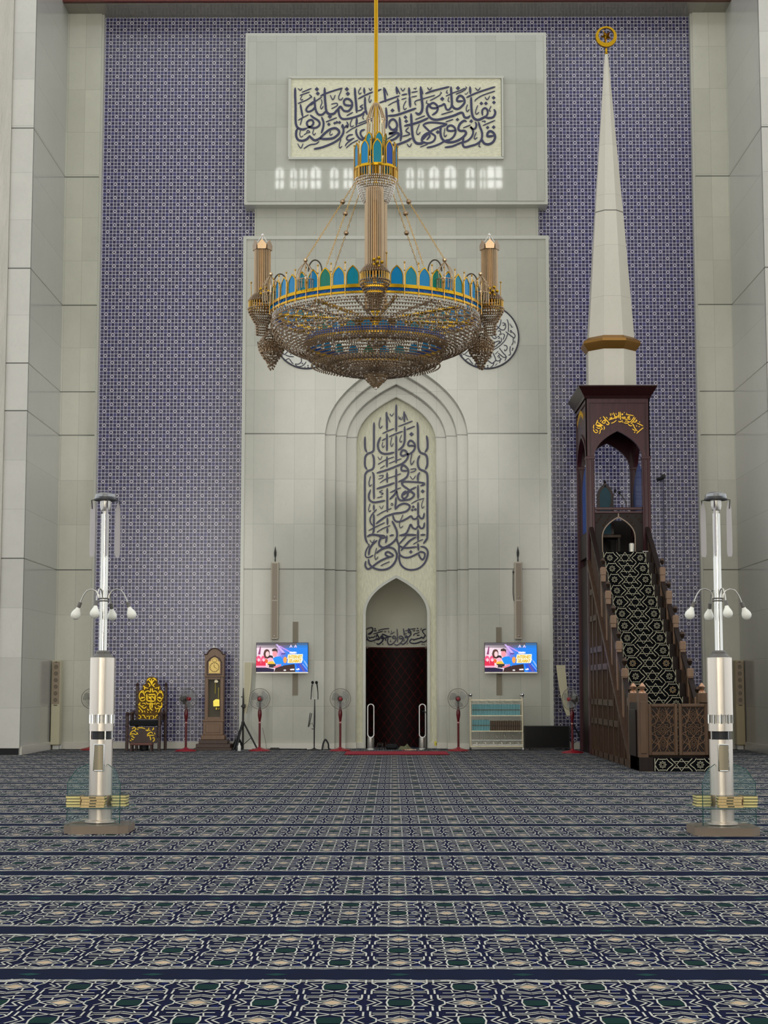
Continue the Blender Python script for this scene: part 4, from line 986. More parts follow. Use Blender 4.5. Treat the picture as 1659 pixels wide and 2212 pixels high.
# tower: corner posts, arched fascias, canopy
for sx in (-1, 1):
    for y0 in (YT0, YT1-.15):
        mb = MB(); xa, xb = sorted((sx*W, sx*(W-.148)))
        mb.bbox(xa, xb, y0, y0+.15, 0, z_sp+.02, .012)
        for q in (.035, .11): mb.tube([(xa+q, y0-.004, string_z(YT0)), (xa+q, y0-.004, z_sp)], .014, 6)
        mb.bbox(xa-.01, xb+.01, y0-.012, y0+.162, z_sp-.03, z_sp+.03, .008); pput(mb, 'corner_post', M_MAH)
def fascia(along, d0, d1):
    """board with a pointed arch cut in it; along='x' faces the stair, 'y' faces sideways"""
    L0, L1 = (-W, W) if along == 'x' else (YT0, YT1); mid = (L0+L1)/2; h = (L1-L0)/2-.148
    hole = arch(h, z_ap-z_sp, 12, mid, z_sp); mb = MB(); vs = []
    pts = [(L0, z_sp)]+hole+[(L1, z_sp)]
    out = MB(); k = len(hole)
    for dd, flip in ((d0, 1), (d1, -1)):
        vs = []; fs = []
        for x, z in hole: vs += [(x, dd, z), (x, dd, zc0)]
        for i in range(k-1): fs.append((2*i, 2*i+2, 2*i+3, 2*i+1))
        n = len(vs); vs += [(L0, dd, z_sp), (L0, dd, zc0), (L1, dd, z_sp), (L1, dd, zc0)]; fs += [(n, 0, 1, n+1), (2*k-2, n+2, n+3, 2*k-1)]
        out.add(vs, fs)
    vs = [(x, d0, z) for x, z in hole]+[(x, d1, z) for x, z in hole]; out.add(vs, [(i, i+1, k+i+1, k+i) for i in range(k-1)])
    rim = MB(); sgn = -1 if d0 < d1 else 1
    rim.band(arch(h+.075, (z_ap-z_sp)*(h+.075)/h, 12, mid, z_sp), hole, d0+sgn*.022, d0)
    e = .06; rim.box(L0, L1, *sorted((d0, d0+sgn*.02)), zc0-.10, zc0)
    rim.box(L0, L0+e, *sorted((d0, d0+sgn*.02)), z_sp, zc0-.10); rim.box(L1-e, L1, *sorted((d0, d0+sgn*.02)), z_sp, zc0-.10)
    if along == 'y':
        for m_ in (out, rim): m_.v = [(y, x, z) for x, y, z in m_.v]
    return out, rim
for al, d0, d1 in (('x', YT0+.02, YT0+.08), ('x', YT1-.02, YT1-.08), ('y', -W+.02, -W+.08), ('y', W-.02, W-.08)):
    a, r_ = fascia(al, d0, d1); o = pput(a, 'arched_fascia', M_MAH); pput(r_, 'arch_moulding', M_MAH, o)
mb = MB(); mb.box(-W, W, YT0, YT1, zc0-.01, zc0+.02); pput(mb, 'canopy_ceiling', M_MAHD)
mb = MB(); n4 = [(-W-.02, YT0-.02, zc0), (W+.02, YT0-.02, zc0), (W+.02, YT1+.02, zc0), (-W-.02, YT1+.02, zc0)]
vs = []
for g_, z in ((.02, zc0-.02), (.035, zc0+.03), (.05, zc0+.05), (.135, zc1-.02), (.135, zc1), (-.1, zc1)):
    vs += [(-W-g_, YT0-g_, z), (W+g_, YT0-g_, z), (W+g_, YT1+g_*.6, z), (-W-g_, YT1+g_*.6, z)]
fs = [(4*k+i, 4*k+(i+1) % 4, 4*k+4+(i+1) % 4, 4*k+4+i) for k in range(5) for i in range(4)]+[(20, 21, 22, 23)]
mb.add(vs, fs); pput(mb, 'cornice', M_MAHD, smooth=0)
for s in (-1, 1):
    mb = MB(); ol = arched((YT1-YT0)/2-.16, .55, z_rl-.45, z_rl+.35, (YT0+YT1)/2); xa, xb = sorted((s*(W-.10), s*(W-.09)))
    mb.prismx(ol, xa, xb); o = pput(mb, 'blue_side_pane', M_BLUEG, smooth=0)
    mb = MB(); xa, xb = sorted((s*(W-.04), s*(W-.13))); mb.box(xa, xb, YT0+.15, YT1-.15, ZPL, z_rl-.42); pput(mb, 'side_parapet', M_BRD)
# rear parapet and front screen of the platform
mb = MB(); mb.box(-W+.1, W-.1, YT1-.10, YT1-.06, ZPL, z_rl-.1); pput(mb, 'rear_parapet', M_BRD)
yS = YT0+.10
mb = MB()
for a, b, z0, z1 in ((-.437, .437, z_rl-.05, z_rl), (-.437, .437, z_rl-.11, z_rl-.07)): mb.bbox(a, b, yS-.03, yS+.05, z0, z1, .006)
pput(mb, 'screen_rail', M_MAH)
hs = .30; z_s2 = zf(1160); ap2 = zf(1116)-z_s2; hole = arch(hs, ap2, 12, 0, z_s2); mb = MB(); vs = []; k = len(hole)
for x, z in hole: vs += [(x, yS, z), (x, yS, z_rl-.11)]
mb.add(vs, [(2*i, 2*i+2, 2*i+3, 2*i+1) for i in range(k-1)])
for s in (-1, 1): xa, xb = sorted((s*hs, s*.437)); mb.box(xa, xb, yS, yS+.03, ZPL, z_rl-.11)
o = pput(mb, 'arched_screen', M_BRD)
mb = MB(); mb.tube([(-hs, yS-.008, ZPL)]+[(x, yS-.008, z) for x, z in hole]+[(hs, yS-.008, ZPL)], .012, 6); mb.tube([(0, yS-.008, z_s2+ap2), (0, yS-.008, z_rl-.10)], .012, 6); pput(mb, 'screen_bead', mat('pale_bead_wood', (150, 128, 108), .3), o)
for s in (-1, 1):
    for q in range(7):
        cx, cz = s*(.16+.04*q), z_rl-.16-.055*(q % 4)
        if abs(cx) < .42 and cz > z_s2+ap2*(1-abs(cx)/hs)*.9:
            mb = MB(); mb.tube([(cx+.028*t_/9*math.cos(t_*.8), yS-.01, cz+.028*t_/9*math.sin(t_*.8)) for t_ in range(10)], .005, 4); pput(mb, 'carved_scroll', M_BRW, o)
# gilt inscription on the front fascia
ARC = """26: 850,68 855,170 855,262; 895,68 900,190 905,315; 690,88 720,170 742,232 700,262 640,282 585,302; 740,232 800,200 832,178 800,232 740,272; 938,230 980,262 962,208; 958,272 1020,262 1042,230 1008,225 1040,282 1100,292 1150,262 1172,208 1130,215 1118,262 1150,292 1205,280; *955,140,32; 24: 1058,148 1160,160 1295,182; 26: 1312,212 1270,282 1210,352 1160,372 1100,342 1035,352; 1348,238 1300,322 1230,402 1208,432;
838,340 870,367 930,352 962,318; 998,393 1080,407 1145,388; 1128,430 1180,482 1255,480; 1248,420 1290,472 1320,542 1380,622 1412,642; 1388,400 1480,442 1575,492; 1585,538 1480,622 1378,715; 1368,298 1382,342 1348,332; 1278,372 1340,372 1402,328; 1248,578 1355,642; *1320,680,20 *965,375,20 *1380,490,20 *1455,510,20 *1470,370,20; 378,198 450,282 532,372 560,412 520,452 478,418; 24: 468,218 522,272; 26: 568,262 642,235 600,292 538,312; 338,382 400,330 442,308 430,402 348,392; 222,308 190,392 160,452; 218,378 300,432 385,482; 30: 168,462 250,472 342,470 300,502 198,490;
22: 328,518 352,582 300,602 290,682 258,722; 178,528 250,562 302,540; 112,448 90,532 120,562; 88,588 120,662 180,692 232,648; 148,598 222,632; 408,498 420,562 398,602; 20: 332,298 300,362; 618,412 700,382 782,318; 642,108 660,162; 590,108 612,192; 750,110 790,150; 1000,95 1030,80; 1080,100 1090,140; 280,270 315,235"""
YA = PY+YT0+.018; mb = MB(); ink(mb, strokes(ARC, 26), 1275, 885, 120/1659, lambda x, y: at(x, y, YA), Vector((0, -.012, 0))); rel(mb, pul)
pput(mb, 'gilt_inscription', M_GILT, smooth=0, label='gilt curved inscription over the arch')
mb = MB()
for k in range(9): 
    y = YT0+.35+k*.11; z = zc0-.30+.12*math.sin(PI*k/8); mb.tube([(-W-.012, y-.03, z-.07), (-W-.012, y+.01, z+.06), (-W-.012, y+.03, z-.02), (-W-.012, y+.05, z+.05)], .0030, 4)
pput(mb, 'side_inscription', M_GILT, smooth=0)
# stone drum, gilt collar, spire and finial
zd = lambda py: zat(py, PY+(YT0+YT1)/2); cy = (YT0+YT1)/2
def octa(mb, prof): return mb.lathe(prof, 8, 0, cy, 0, PI/8, PI/8+2*PI)
mb = MB(); octa(mb, [(.50, zc1-.02), (.50, zc1+.03), (.485, zc1+.04), (.482, zd(755))]); pput(mb, 'stone_drum', M_SPIRE, smooth=20)
mb = MB(); octa(mb, [(.48, zd(764)), (.565, zd(752)), (.585, zd(748)), (.565, zd(742)), (.46, zd(734))]); pput(mb, 'gilt_collar', mat('dull_gilt', (150, 108, 50), .35, .7), smooth=20)
mb = MB(); octa(mb, [(.465, zd(738)), (.285, zd(463)), (.282, zd(461)), (.035, zd(119))]); pput(mb, 'stone_spire', M_SPIRE, smooth=20)
mb = MB(); mb.lathe([(.02, 0), (.035, .03), (.02, .06), (.03, .09), (.018, .13)], 12, 0, cy, zd(119)); zc_ = zd(81)
R1, R2 = .205, .150; n = 40
outer = [(R1*math.cos(2*PI*k/n), zc_+R1*math.sin(2*PI*k/n)) for k in range(n+1)]; inner = [(R2*math.cos(2*PI*k/n), zc_+.025+R2*math.sin(2*PI*k/n)) for k in range(n+1)]
mb.band(outer, inner, cy-.03, cy+.03); mb.band(outer, inner, cy+.03, cy-.03); o = pput(mb, 'crescent_finial', M_GOLD)
mb = MB(); R3 = .125; st_ = []
for k in range(10):
    a = PI/2+.45+PI*k/5; r = R3 if k % 2 == 0 else R3*.42; st_.append((r*math.cos(a), zc_+.02+r*math.sin(a)))
mb.add([(x, cy, z) for x, z in st_]+[(0, cy-.05, zc_+.02), (0, cy+.05, zc_+.02)], [(k, (k+1) % 10, 10) for k in range(10)]+[((k+1) % 10, k, 11) for k in range(10)]); pput(mb, 'star', M_GOLD, o, smooth=0)
mb = MB(); mb.tube([(R3*.95*math.cos(PI/2+.45+2*PI*k/5), cy, zc_+.02+R3*.95*math.sin(PI/2+.45+2*PI*k/5)) for k in (0,)]+[(.0, cy, zc_+.02)], .012, 5)
mb.tube([(0, cy, zc_+.02), (0, cy, zc_-R1+.03)], .01, 5); pput(mb, 'star_rod', M_GOLD, o)

# star-patterned runner lying on the steps and on the plinth front
def runner():
    mb = MB(); blk = lin((9, 10, 12)); iv = lin((186, 180, 156)); sd = lin((190, 160, 120)); hw = .375
    mb.col = blk; e = .006
    # carpet body follows tread and riser
    for k in range(ns):
        y = 1.1+k*run; z0 = .21+k*rise; z1 = z0+rise
        mb.box(-hw, hw, y-e, y, z0, z1+e); mb.box(-hw, hw, y-e, y+run, z1, z1+e)
    mb.box(-.40, .47, -.008, -.002, .0, .2)
    def seg(a, b, y, col, wd=.0125):
        wd *= .8
        dx, dz = b[0]-a[0], b[1]-a[1]; l = math.hypot(dx, dz) or 1; nx, nz = -dz/l*wd/2, dx/l*wd/2
        mb.col = col; mb.add([(a[0]+nx, y, a[1]+nz), (a[0]-nx, y, a[1]-nz), (b[0]-nx, y, b[1]-nz), (b[0]+nx, y, b[1]+nz)], [(0, 1, 2, 3)])
    def line(P, y, col=iv, close=False, wd=.0125):
        for a, b in zip(P, P[1:]+([P[0]] if close else [])): seg(a, b, y, col, wd)
    def row(y, z0, z1, x0, x1):
        cz = (z0+z1)/2; h = (z1-z0)/2; Yv = y-.0022
        for fx in [x0+.11+.54*q for q in range(int((x1-x0)/.54)+1)]:
            if fx > x1-.03: continue
            line([(fx+.054*(1 if k % 2 == 0 else .62)*math.cos(PI*k/8), cz+.054*(1 if k % 2 == 0 else .62)*math.sin(PI*k/8)) for k in range(16)], Yv, sd if (int(z0*10)+int(fx*9)) % 4 == 0 else iv, True, .008)
            line([(fx+.024*math.cos(PI*k/3), cz+.024*math.sin(PI*k/3)) for k in range(6)], Yv, iv, True, .006)
            for s in (-1, 1):
                P = [(fx+s*.055, cz-h), (fx+s*.085, cz-h*.55), (fx+s*.15, cz), (fx+s*.085, cz+h*.55), (fx+s*.055, cz+h)]
                line([(max(x0, min(x1, a)), b) for a, b in P], Yv)
                P = [(fx+s*.115, cz-h), (fx+s*.20, cz), (fx+s*.115, cz+h)]; line([(max(x0, min(x1, a)), b) for a, b in P], Yv)
            line([(fx-.05, cz+h*.86), (fx+.05, cz+h*.86)], Yv); line([(fx-.05, cz-h*.86), (fx+.05, cz-h*.86)], Yv)
        for sx in [x0+.38+.54*q for q in range(int((x1-x0)/.54)+1)]:
            if sx > x1-.09: continue
            for s in (-1, 1): line([(sx-.105, cz+s*h*.5), (sx+.105, cz+s*h*.5)], Yv, iv, False, .010); line([(sx-.105, cz+s*h*.5), (sx, cz-s*h*.98), (sx+.105, cz+s*h*.5)], Yv, iv, False, .010)
    for k in range(ns):
        y = 1.1+k*run-e; z0 = .21+k*rise; row(y, z0+.004, z0+rise-.002, -hw, hw)
        yt = z0+rise+e+.002                    # the same weave continues over the tread
        mb.col = iv
        for q in range(9):
            x = -hw+.04+q*.085; mb.add([(x-.006, y+.03, yt), (x+.006, y+.03, yt), (x+.03, y+run-.02, yt), (x+.018, y+run-.02, yt)], [(0, 1, 2, 3)])
    row(-.008, .012, .190, -.38, .46)
    return mb
t = thing('carpet_runner', 'black runner woven with white stars climbing the pulpit stair', 'carpet', (PX, PY, 0))
runner().build('runner', attr_mat('runner_weave', .9, 0, .1), t, 0)
# small things up on the platform
def rb(mb, name, m, t, **k): return mb.build(name, m, t, **k)
t = thing('imam_chair', 'dark wooden armless chair with pointed teal back under the pulpit canopy', 'chair', (PX-.12, PY+6.95, ZPL))
mb = MB(); zz = zat(1092, PY+7)-ZPL
o_ = arched(.155, .26, .42, zat(1072, PY+7)-ZPL, 0, 8); i_ = arched(.105, .19, .47, zat(1072, PY+7)-ZPL, 0, 8)
mb.band(o_, i_, .14, .18); mb.band(o_, i_, .18, .14); mb.box(-.155, .155, .14, .18, .42, .47); mb.lathe([(.01, 0), (.03, .03), (.01, .07), (.028, .1), (.004, .15)], 8, 0, .16, zat(1050, PY+7)-ZPL-.02); rb(mb, 'backrest_frame', M_MAHD, t)
mb = MB(); mb.prism(i_, .15, .17); rb(mb, 'back_panel', mat('teal_panel', (14, 78, 92), .4, spec=.3), t)
mb = MB(); mb.bbox(-.24, .24, -.22, .2, .37, .43, .01); rb(mb, 'seat', M_BRW, t)
for x in (-.2, .2):
    for y in (-.18, .16): mb = MB(); mb.box(x-.02, x+.02, y-.02, y+.02, 0, .375); rb(mb, 'leg', M_BRD, t)
t = thing('gooseneck_microphone', 'black gooseneck microphone bent over the rail of the pulpit platform', 'microphone', (PX+.0, PY+yS+.01, z_rl))
q = lambda x, y: (at(x, y, PY+yS).x-PX, 0, zat(y, PY+yS)-z_rl)
mb = MB(); mb.tube([q(1318, 1095), q(1320, 1083), q(1325, 1072), q(1328, 1062)], .008, 6); mb.tube([q(1354, 1095), q(1352, 1084), q(1345, 1073), q(1334, 1062)], .009, 6); rb(mb, 'gooseneck', M_IRON, t)
mb = MB(); mb.ball(q(1329, 1060), .028, 10); mb.ball(q(1338, 1064), .03, 10); rb(mb, 'mic_head', mat('black_foam', (16, 16, 18), .9), t)
t = thing('steel_canister', 'small brushed steel canister on the top step of the pulpit', 'canister', (at(1364.5, 1192, PY+5.6).x, PY+5.6, ZPL+.009))
mb = MB(); mb.lathe([(.05, 0), (.055, .006), (.055, .14), (.048, .15), (.048, .158), (.02, .162)], 20); rb(mb, 'body', mat('brushed_steel', (176, 172, 160), .3, .9), t)
mb = MB(); mb.bbox(-.05, .05, -.03, .03, .009, .022, .004); t = mb.build('folded_cloth', mat('white_cotton', (214, 212, 205), .9), None, loc=(at(1394, 1188, PY+5.55).x, PY+5.55, ZPL)); tag(t, 'folded white cloth at the right end of the top pulpit step', 'cloth')
# ------------------------------------------------------------------ objects along the wall and in the hall
M_BLACK = mat('black_plastic', (20, 20, 22), .45); M_FOAM = mat('black_foam', (16, 16, 18), .9)
M_RED = mat('fan_red', (138, 14, 30), .3); M_REDD = mat('fan_dark_red', (92, 10, 20), .3)
M_CHROME = mat('chrome', (216, 214, 206), .12, 1., var=.03)
M_ALU = mat('brushed_aluminium', (200, 196, 188), .3, .85, var=.05, scale=3)
M_CREAM = mat('cream_enamel', (200, 192, 160), .4); M_WHITE = mat('white_plastic', (222, 220, 212), .4)
def X(px, Y, py=1560): return at(px, py, Y).x
def add(t, name, mb, m, parent=None, **k): return mb.build(name, m, parent or t, **k)

# --- pedestal fans
def make_fan(name, label, group):
    t = thing(name, label, 'fan', (0, 0, 0), 0, group)
    mb = MB(); mb.lathe([(.205, 0), (.205, .012), (.19, .025), (.10, .045), (.04, .06), (.026, .075)], 28); add(t, 'base', mb, M_RED)
    mb = MB(); mb.lathe([(.021, .05), (.021, .53)], 14); add(t, 'pole', mb, M_REDD)
    mb = MB(); mb.lathe([(.024, .525), (.026, .545), (.02, .55)], 14); add(t, 'pole_ring', mb, mat('pale_ring', (200, 150, 140), .3))
    mb = MB(); mb.lathe([(.018, .55), (.024, .59), (.038, .68), (.036, .74), (.022, .80), (.02, .90)], 14); add(t, 'neck', mb, M_REDD)
    mb = MB(); mb.tube([(0, .17, .985), (0, .13, .985), (0, .02, .985), (0, -.01, .985)], .05, 14, taper=[.03, .055, .055, .03]); mb.box(-.02, .02, .02, .08, .88, .96); add(t, 'motor', mb, mat('motor_black', (30, 22, 24), .4))
    Rf = .195; c = (0, -.05, .985)
    def circ(r, y): return [(r*math.cos(2*PI*k/40), y, .985+r*math.sin(2*PI*k/40)) for k in range(40)]
    mb = MB(); mb.tube(circ(Rf, -.05), .006, 6, True)
    for sgn in (-1, 1):
        prof = [(.035, .055), (.09, .052), (.15, .04), (.185, .018)]
        for r in (.075, .115, .155): mb.tube(circ(r, -.05+sgn*(.055 if r < .1 else .05 if r < .13 else .035)), .0014, 4, True)
        for k in range(36):
            a = 2*PI*k/36; mb.tube([(r*math.cos(a), -.05+sgn*d, .985+r*math.sin(a)) for r, d in prof]+[(Rf*math.cos(a), -.05, .985+Rf*math.sin(a))], .0012, 3)
    add(t, 'cage', mb, mat('cage_wire', (124, 120, 112), .4, .3))
    mb = MB()
    for k in range(3):
        P = []; a0 = 2*PI*k/3+.4
        fr = []; bk = []
        for i in range(9):
            u = i/8; r = .035+.135*u; wdt = .55*math.sin(PI*(.18+.68*u))+.12
            for lst, s in ((fr, -1), (bk, 1)):
                a = a0+s*wdt+.35*u; lst.append((r*math.cos(a), -.05+s*.02, .985+r*math.sin(a)))
        n = 9; mb.add(fr+bk+[(x, y+.004, z) for x, y, z in fr+bk], [(i, i+1, n+i+1, n+i) for i in range(n-1)]+[(2*n+i, 3*n+i, 3*n+i+1, 2*n+i+1) for i in range(n-1)])
    add(t, 'blades', mb, clear('smoke_blade', (150, 152, 146), .30, .2), label='translucent grey blades')
    mb = MB(); mb.tube([(0, -.04, .985), (0, -.105, .985), (0, -.115, .985)], .03, 16, taper=[.036, .034, .02]); add(t, 'hub_cap', mb, M_RED)
    return t
fan = make_fan('pedestal_fan', 'red pedestal fan in front of the wall, just right of the black tripod', None)
YF0 = 31.75
fan.location = (X(561, YF0), YF0, 0); fan['group'] = 'red pedestal fans along the wall'
dup(fan, (X(735, YF0), YF0, 0), .05, 'red pedestal fan just left of the prayer niche')
dup(fan, (X(990, YF0), YF0, 0), -.05, 'red pedestal fan just left of the metal bookcase')
dup(fan, (X(402, 31.6), 31.6, 0), .75, 'red pedestal fan between the gilded chair and the tall clock')
dup(fan, (X(1236, 30.8), 30.8, 0), -.8, 'red pedestal fan between the black screen and the pulpit')
dup(fan, (X(197, 32.2), 32.2, 0), .2, 'red pedestal fan mostly hidden behind the left silver lamp stand')

# --- gilded chair with its footstool
SC = .00905
YK = 32.0; t = thing('gilded_chair', 'carved dark armchair with a tall gilded fretwork back beside the left pedestal fan', 'chair', (X(316, YK), YK, 0))
q = lambda x, y: ((x-316)*SC, (1621-y)*SC)
def zq(x, y): return q(265+x*.08137, 1455+y*.08137)      # from the close-up
M_THR = wood('chair_wood', (62, 32, 26), .3, .5)
bk = [zq(*p) for p in ((370, 1240), (372, 500), (470, 470), (490, 350), (570, 300), (590, 170), (735, 120), (870, 180), (880, 310), (950, 360), (965, 470), (1040, 510), (1035, 820), (965, 1080), (950, 1240))]
mb = MB(); mb.prism(bk, .16, .19); o = add(t, 'backrest', mb, mat('dark_gilt_ground', (86, 60, 10), .4, .6), smooth=0)
def scrolls(text, y, thick=.014, w=30):
    mb = MB(); ink(mb, strokes(re_.sub(r'(\d+):', lambda m_: '%d:' % (int(m_.group(1))*.78), text), w), 0, 0, 1, lambda a, b: Vector((zq(a, b)[0], y, zq(a, b)[1])), Vector((0, -thick, 0))); return mb
BACK = """34: 720,180 720,300 740,360; 640,200 690,260 720,320; 800,200 750,260 730,320; 620,300 660,320 680,360 650,390; 820,300 780,330 760,360 800,395; 600,240 640,190 700,170; 850,240 800,180 740,170; 40: 500,370 540,400 540,470; 925,390 905,420 910,470; 26: 560,400 600,430 640,420; 880,400 840,430 800,420;
36: 700,430 695,540; 745,430 750,540; 28: 400,640 420,560 480,530 520,570 560,640; 430,530 480,500 520,510 500,560; 400,640 420,700 480,690 560,660; 420,720 470,760 540,740 560,690; 440,670 520,668; 1030,640 1010,570 950,540 900,570 860,640; 1010,540 960,500 910,520; 1030,650 1000,700 940,690 870,660; 1000,720 950,770 900,740 870,690; 980,668 900,668;
30: 540,570 570,520 640,500 680,540; 880,570 850,520 800,500 760,540; 46: 600,580 610,760; 640,600 820,590; 820,600 815,770; 620,760 800,770; 40: 650,700 740,650 790,700; 640,640 700,690 720,740; 28: 590,790 620,840 690,830; 830,790 810,840 740,830; 40: 700,800 690,920 720,990; 730,800 745,900 735,950; 26: 430,790 420,870 470,900 540,880; 480,830 540,820 580,860; 990,800 1000,880 950,910 890,880; 940,830 880,820 840,870;
30: 390,910 440,970 500,1040 470,1060; 470,920 540,950 600,910; 620,960 640,1000 680,990; 770,990 740,1000 710,960; 1020,900 950,960 920,1050 900,1060; 820,910 860,970 930,940; 400,1000 420,1050; 540,1010 560,1060; 620,1040 640,1070; 840,1050 870,1010; 700,1040 720,1070; 380,880 400,830; 28: 390,1130 440,1150 450,1200 390,1220; 480,1130 540,1140 560,1190 600,1220; 660,1140 680,1190 670,1240; 760,1140 800,1190 760,1230; 840,1210 850,1150 910,1130; 900,1200 930,1180; 600,1150 640,1170; 700,1150 740,1150"""
M_GCH = mat('bright_gilding', (226, 190, 44), .3, .8); add(t, 'gilt_carving', scrolls(BACK, .16), M_GCH, o, smooth=0)
zs0 = q(0, 1557)[1]; zs1 = q(0, 1567)[1]
mb = MB(); mb.bbox(-.30, .28, -.20, .17, zs1-.02, zs0, .02); add(t, 'seat', mb, mat('black_velvet', (12, 12, 14), .9))
mb = MB(); a = q(283, 1572); b = q(342, 1605); mb.bbox(a[0], b[0], -.19, -.16, b[1], a[1]+.01, .006); o = add(t, 'front_apron', mb, M_THR)
AP = """28: 250,1640 280,1560 350,1520 400,1560; 300,1480 350,1440 400,1470 360,1520; 260,1620 330,1600 400,1620 440,1590; 270,1660 330,1660; 320,1640 340,1700 380,1690; 290,1710 310,1750 350,1740; 250,1760 290,1790; 440,1450 560,1450 640,1470; 420,1480 470,1500; 690,1490 720,1540; 650,1500 700,1530; 740,1440 730,1500 780,1520; 820,1510 860,1470 840,1440; 690,1640 740,1580 800,1560 840,1600; 690,1660 760,1640 880,1640; 760,1660 790,1740 770,1760; 880,1570 900,1620; 830,1720 870,1700 880,1770 840,1800; 700,1600 760,1600; 420,1560 460,1620"""
add(t, 'gilt_carving', scrolls(AP, -.19, .010), M_GCH, o, smooth=0)
for px, y0, top in ((279, -.20, 1545), (347, -.20, 1545), (293, .19, 1484), (354, .19, 1484)):
    mb = MB(); c = q(px, 0)[0]; zt = q(0, top)[1]; mb.bbox(c-.028, c+.028, y0-.03, y0+.03, 0, zt, .008)
    for k in range(int(zt/.22)): mb.lathe([(.026, 0), (.036, .012), (.036, .02), (.026, .032)], 12, c, y0, .25+k*.2)
    mb.lathe([(.03, 0), (.034, .02), (.02, .04), (.004, .055)], 12, c, y0, zt); add(t, 'leg', mb, M_THR)
for s, px in ((-1, 286), (1, 350)):
    c = q(px, 0)[0]; zt = q(0, 1545)[1]; mb = MB(); mb.tube([(c, -.24, zt+.01), (c, -.1, zt+.02), (c, .1, zt+.01), (c, .19, zt+.05)], .03, 8); mb.box(c-.012, c+.012, -.18, .17, zs0, zt-.02); add(t, 'armrest', mb, M_THR)
t = thing('footstool', 'low brown footstool standing in front of the gilded chair', 'footstool', (X(307, 31.6), 31.6, 0))
mb = MB(); mb.bbox(-.21, .21, -.12, .12, .115, .155, .008); add(t, 'top', mb, wood('stool_wood', (112, 62, 50), .35))
for x in (-.185, .185):
    for y in (-.1, .1): mb = MB(); mb.bbox(x-.018, x+.018, y-.018, y+.018, 0, .117, .004); add(t, 'leg', mb, M_THR)
t = thing('microphone_bag', 'small black drum-shaped case tucked under the gilded chair', 'case', (X(312, 31.98), 31.98, 0)); mb = MB(); mb.lathe([(.075, 0), (.09, .02), (.09, .16), (.06, .19), (.01, .2)], 16, 0, 0); add(t, 'body', mb, M_BLACK)
mb = MB(); mb.tube([(.05*math.cos(PI*k/8), 0, .195+.04*math.sin(PI*k/8)) for k in range(9)], .006, 5); add(t, 'handle', mb, M_BLACK)

# --- longcase clock on its stepped plinth
YK = 32.35; t = thing('longcase_clock', 'tall brown pendulum clock with arched hood and brass dial against the tiled wall', 'clock', (X(464, YK), YK, 0))
cq = lambda x, y: ((410+x*.11075-464)*SC, (1621-(1390+y*.11075))*SC)
M_CLK = wood('clock_walnut', (124, 92, 66), .3, .75); M_CLKD = wood('clock_dark_walnut', (70, 44, 32), .3, .7)
z = lambda y: cq(0, y)[1]; xx = lambda x: cq(x, 0)[0]
mb = MB()
for k, (h0, h1, w0, d0) in enumerate(((z(2100), z(2040), .375, .23), (z(2040), z(1965), .345, .20), (z(1965), z(1890), .29, .17))): mb.bbox(-w0+.015, w0-.01, -d0-.1, .15, max(0, h0), h1+.001, .008)
add(t, 'stepped_plinth', mb, M_CLKD)
mb = MB(); mb.bbox(xx(240), xx(700), -.17, .15, z(1890), z(1800), .012); mb.bbox(xx(275), xx(665), -.15, .15, z(1800), z(1520), .008); mb.bbox(xx(262), xx(680), -.165, .15, z(1545), z(1505), .008)
mb.bbox(xx(330), xx(605), -.158, -.14, z(1755), z(1590), .006); add(t, 'base_case', mb, M_CLK)
mb = MB(); a, b, c, d_ = xx(300), xx(665), z(1510), z(680)
mb.bbox(a, xx(368), -.13, .14, c, d_, .006); mb.bbox(xx(598), b, -.13, .14, c, d_, .006); mb.box(xx(368), xx(598), -.13, .14, c, z(1455)); mb.box(xx(368), xx(598), -.13, .14, z(735), d_); mb.box(xx(368), xx(598), .10, .14, z(1455), z(735)); o = add(t, 'trunk_case', mb, M_CLK)
mb = MB(); mb.box(xx(366), xx(600), .095, .102, z(1455), z(735)); add(t, 'trunk_back', mb, mat('clock_inner', (92, 80, 62), .5), o)
M_BRASS = mat('bright_brass', (240, 222, 96), .25, .8)
mb = MB(); mb.tube([(xx(490), .02, z(800)), (xx(485), .02, z(1010))], .012, 8); mb.tube([(xx(555), .03, z(890)), (xx(555), .03, z(1110))], .011, 8); add(t, 'weights', mb, M_BRASS, o)
mb = MB(); mb.prism([(xx(500), z(715)), (xx(550), z(775)), (xx(530), z(795)), (xx(475), z(795)), (xx(470), z(770))], .0, .02); add(t, 'bracket', mb, mat('pale_silver', (230, 220, 190), .3, .5), o)
mb = MB(); mb.prism([(xx(450), z(1150)), (xx(500), z(1115)), (xx(570), z(1120)), (xx(575), z(1250)), (xx(455), z(1255))], .01, .03); mb.lathe([(.001, -.03), (.028, -.02), (.028, .02), (.001, .03)], 14, xx(515), .02, z(1295)); mb.ball((xx(565), .02, z(1300)), .02, 10); add(t, 'pendulum', mb, M_BRASS, o)
mb = MB(); mb.box(xx(362), xx(604), -.122, -.118, z(1460), z(730)); add(t, 'trunk_glass', mb, clear('clock_glass', (150, 150, 130), .06, .3, spec=.2), o, smooth=0)
mb = MB(); hood = [(xx(300), z(680)), (xx(300), z(330)), (xx(285), z(262)), (xx(340), z(255)), (xx(380), z(190)), (xx(430), z(150)), (xx(490), z(140)), (xx(550), z(155)), (xx(600), z(195)), (xx(640), z(255)), (xx(690), z(262)), (xx(668), z(330)), (xx(668), z(680))]
mb.prism(hood, -.15, .14); mb.bbox(xx(290), xx(680), -.165, .15, z(690), z(660), .006); o = add(t, 'hood', mb, M_CLK, smooth=20)
mb = MB(); cr = [(xx(280), z(258)), (xx(340), z(250)), (xx(380), z(185)), (xx(430), z(145)), (xx(490), z(133)), (xx(550), z(150)), (xx(605), z(190)), (xx(645), z(250)), (xx(700), z(258))]
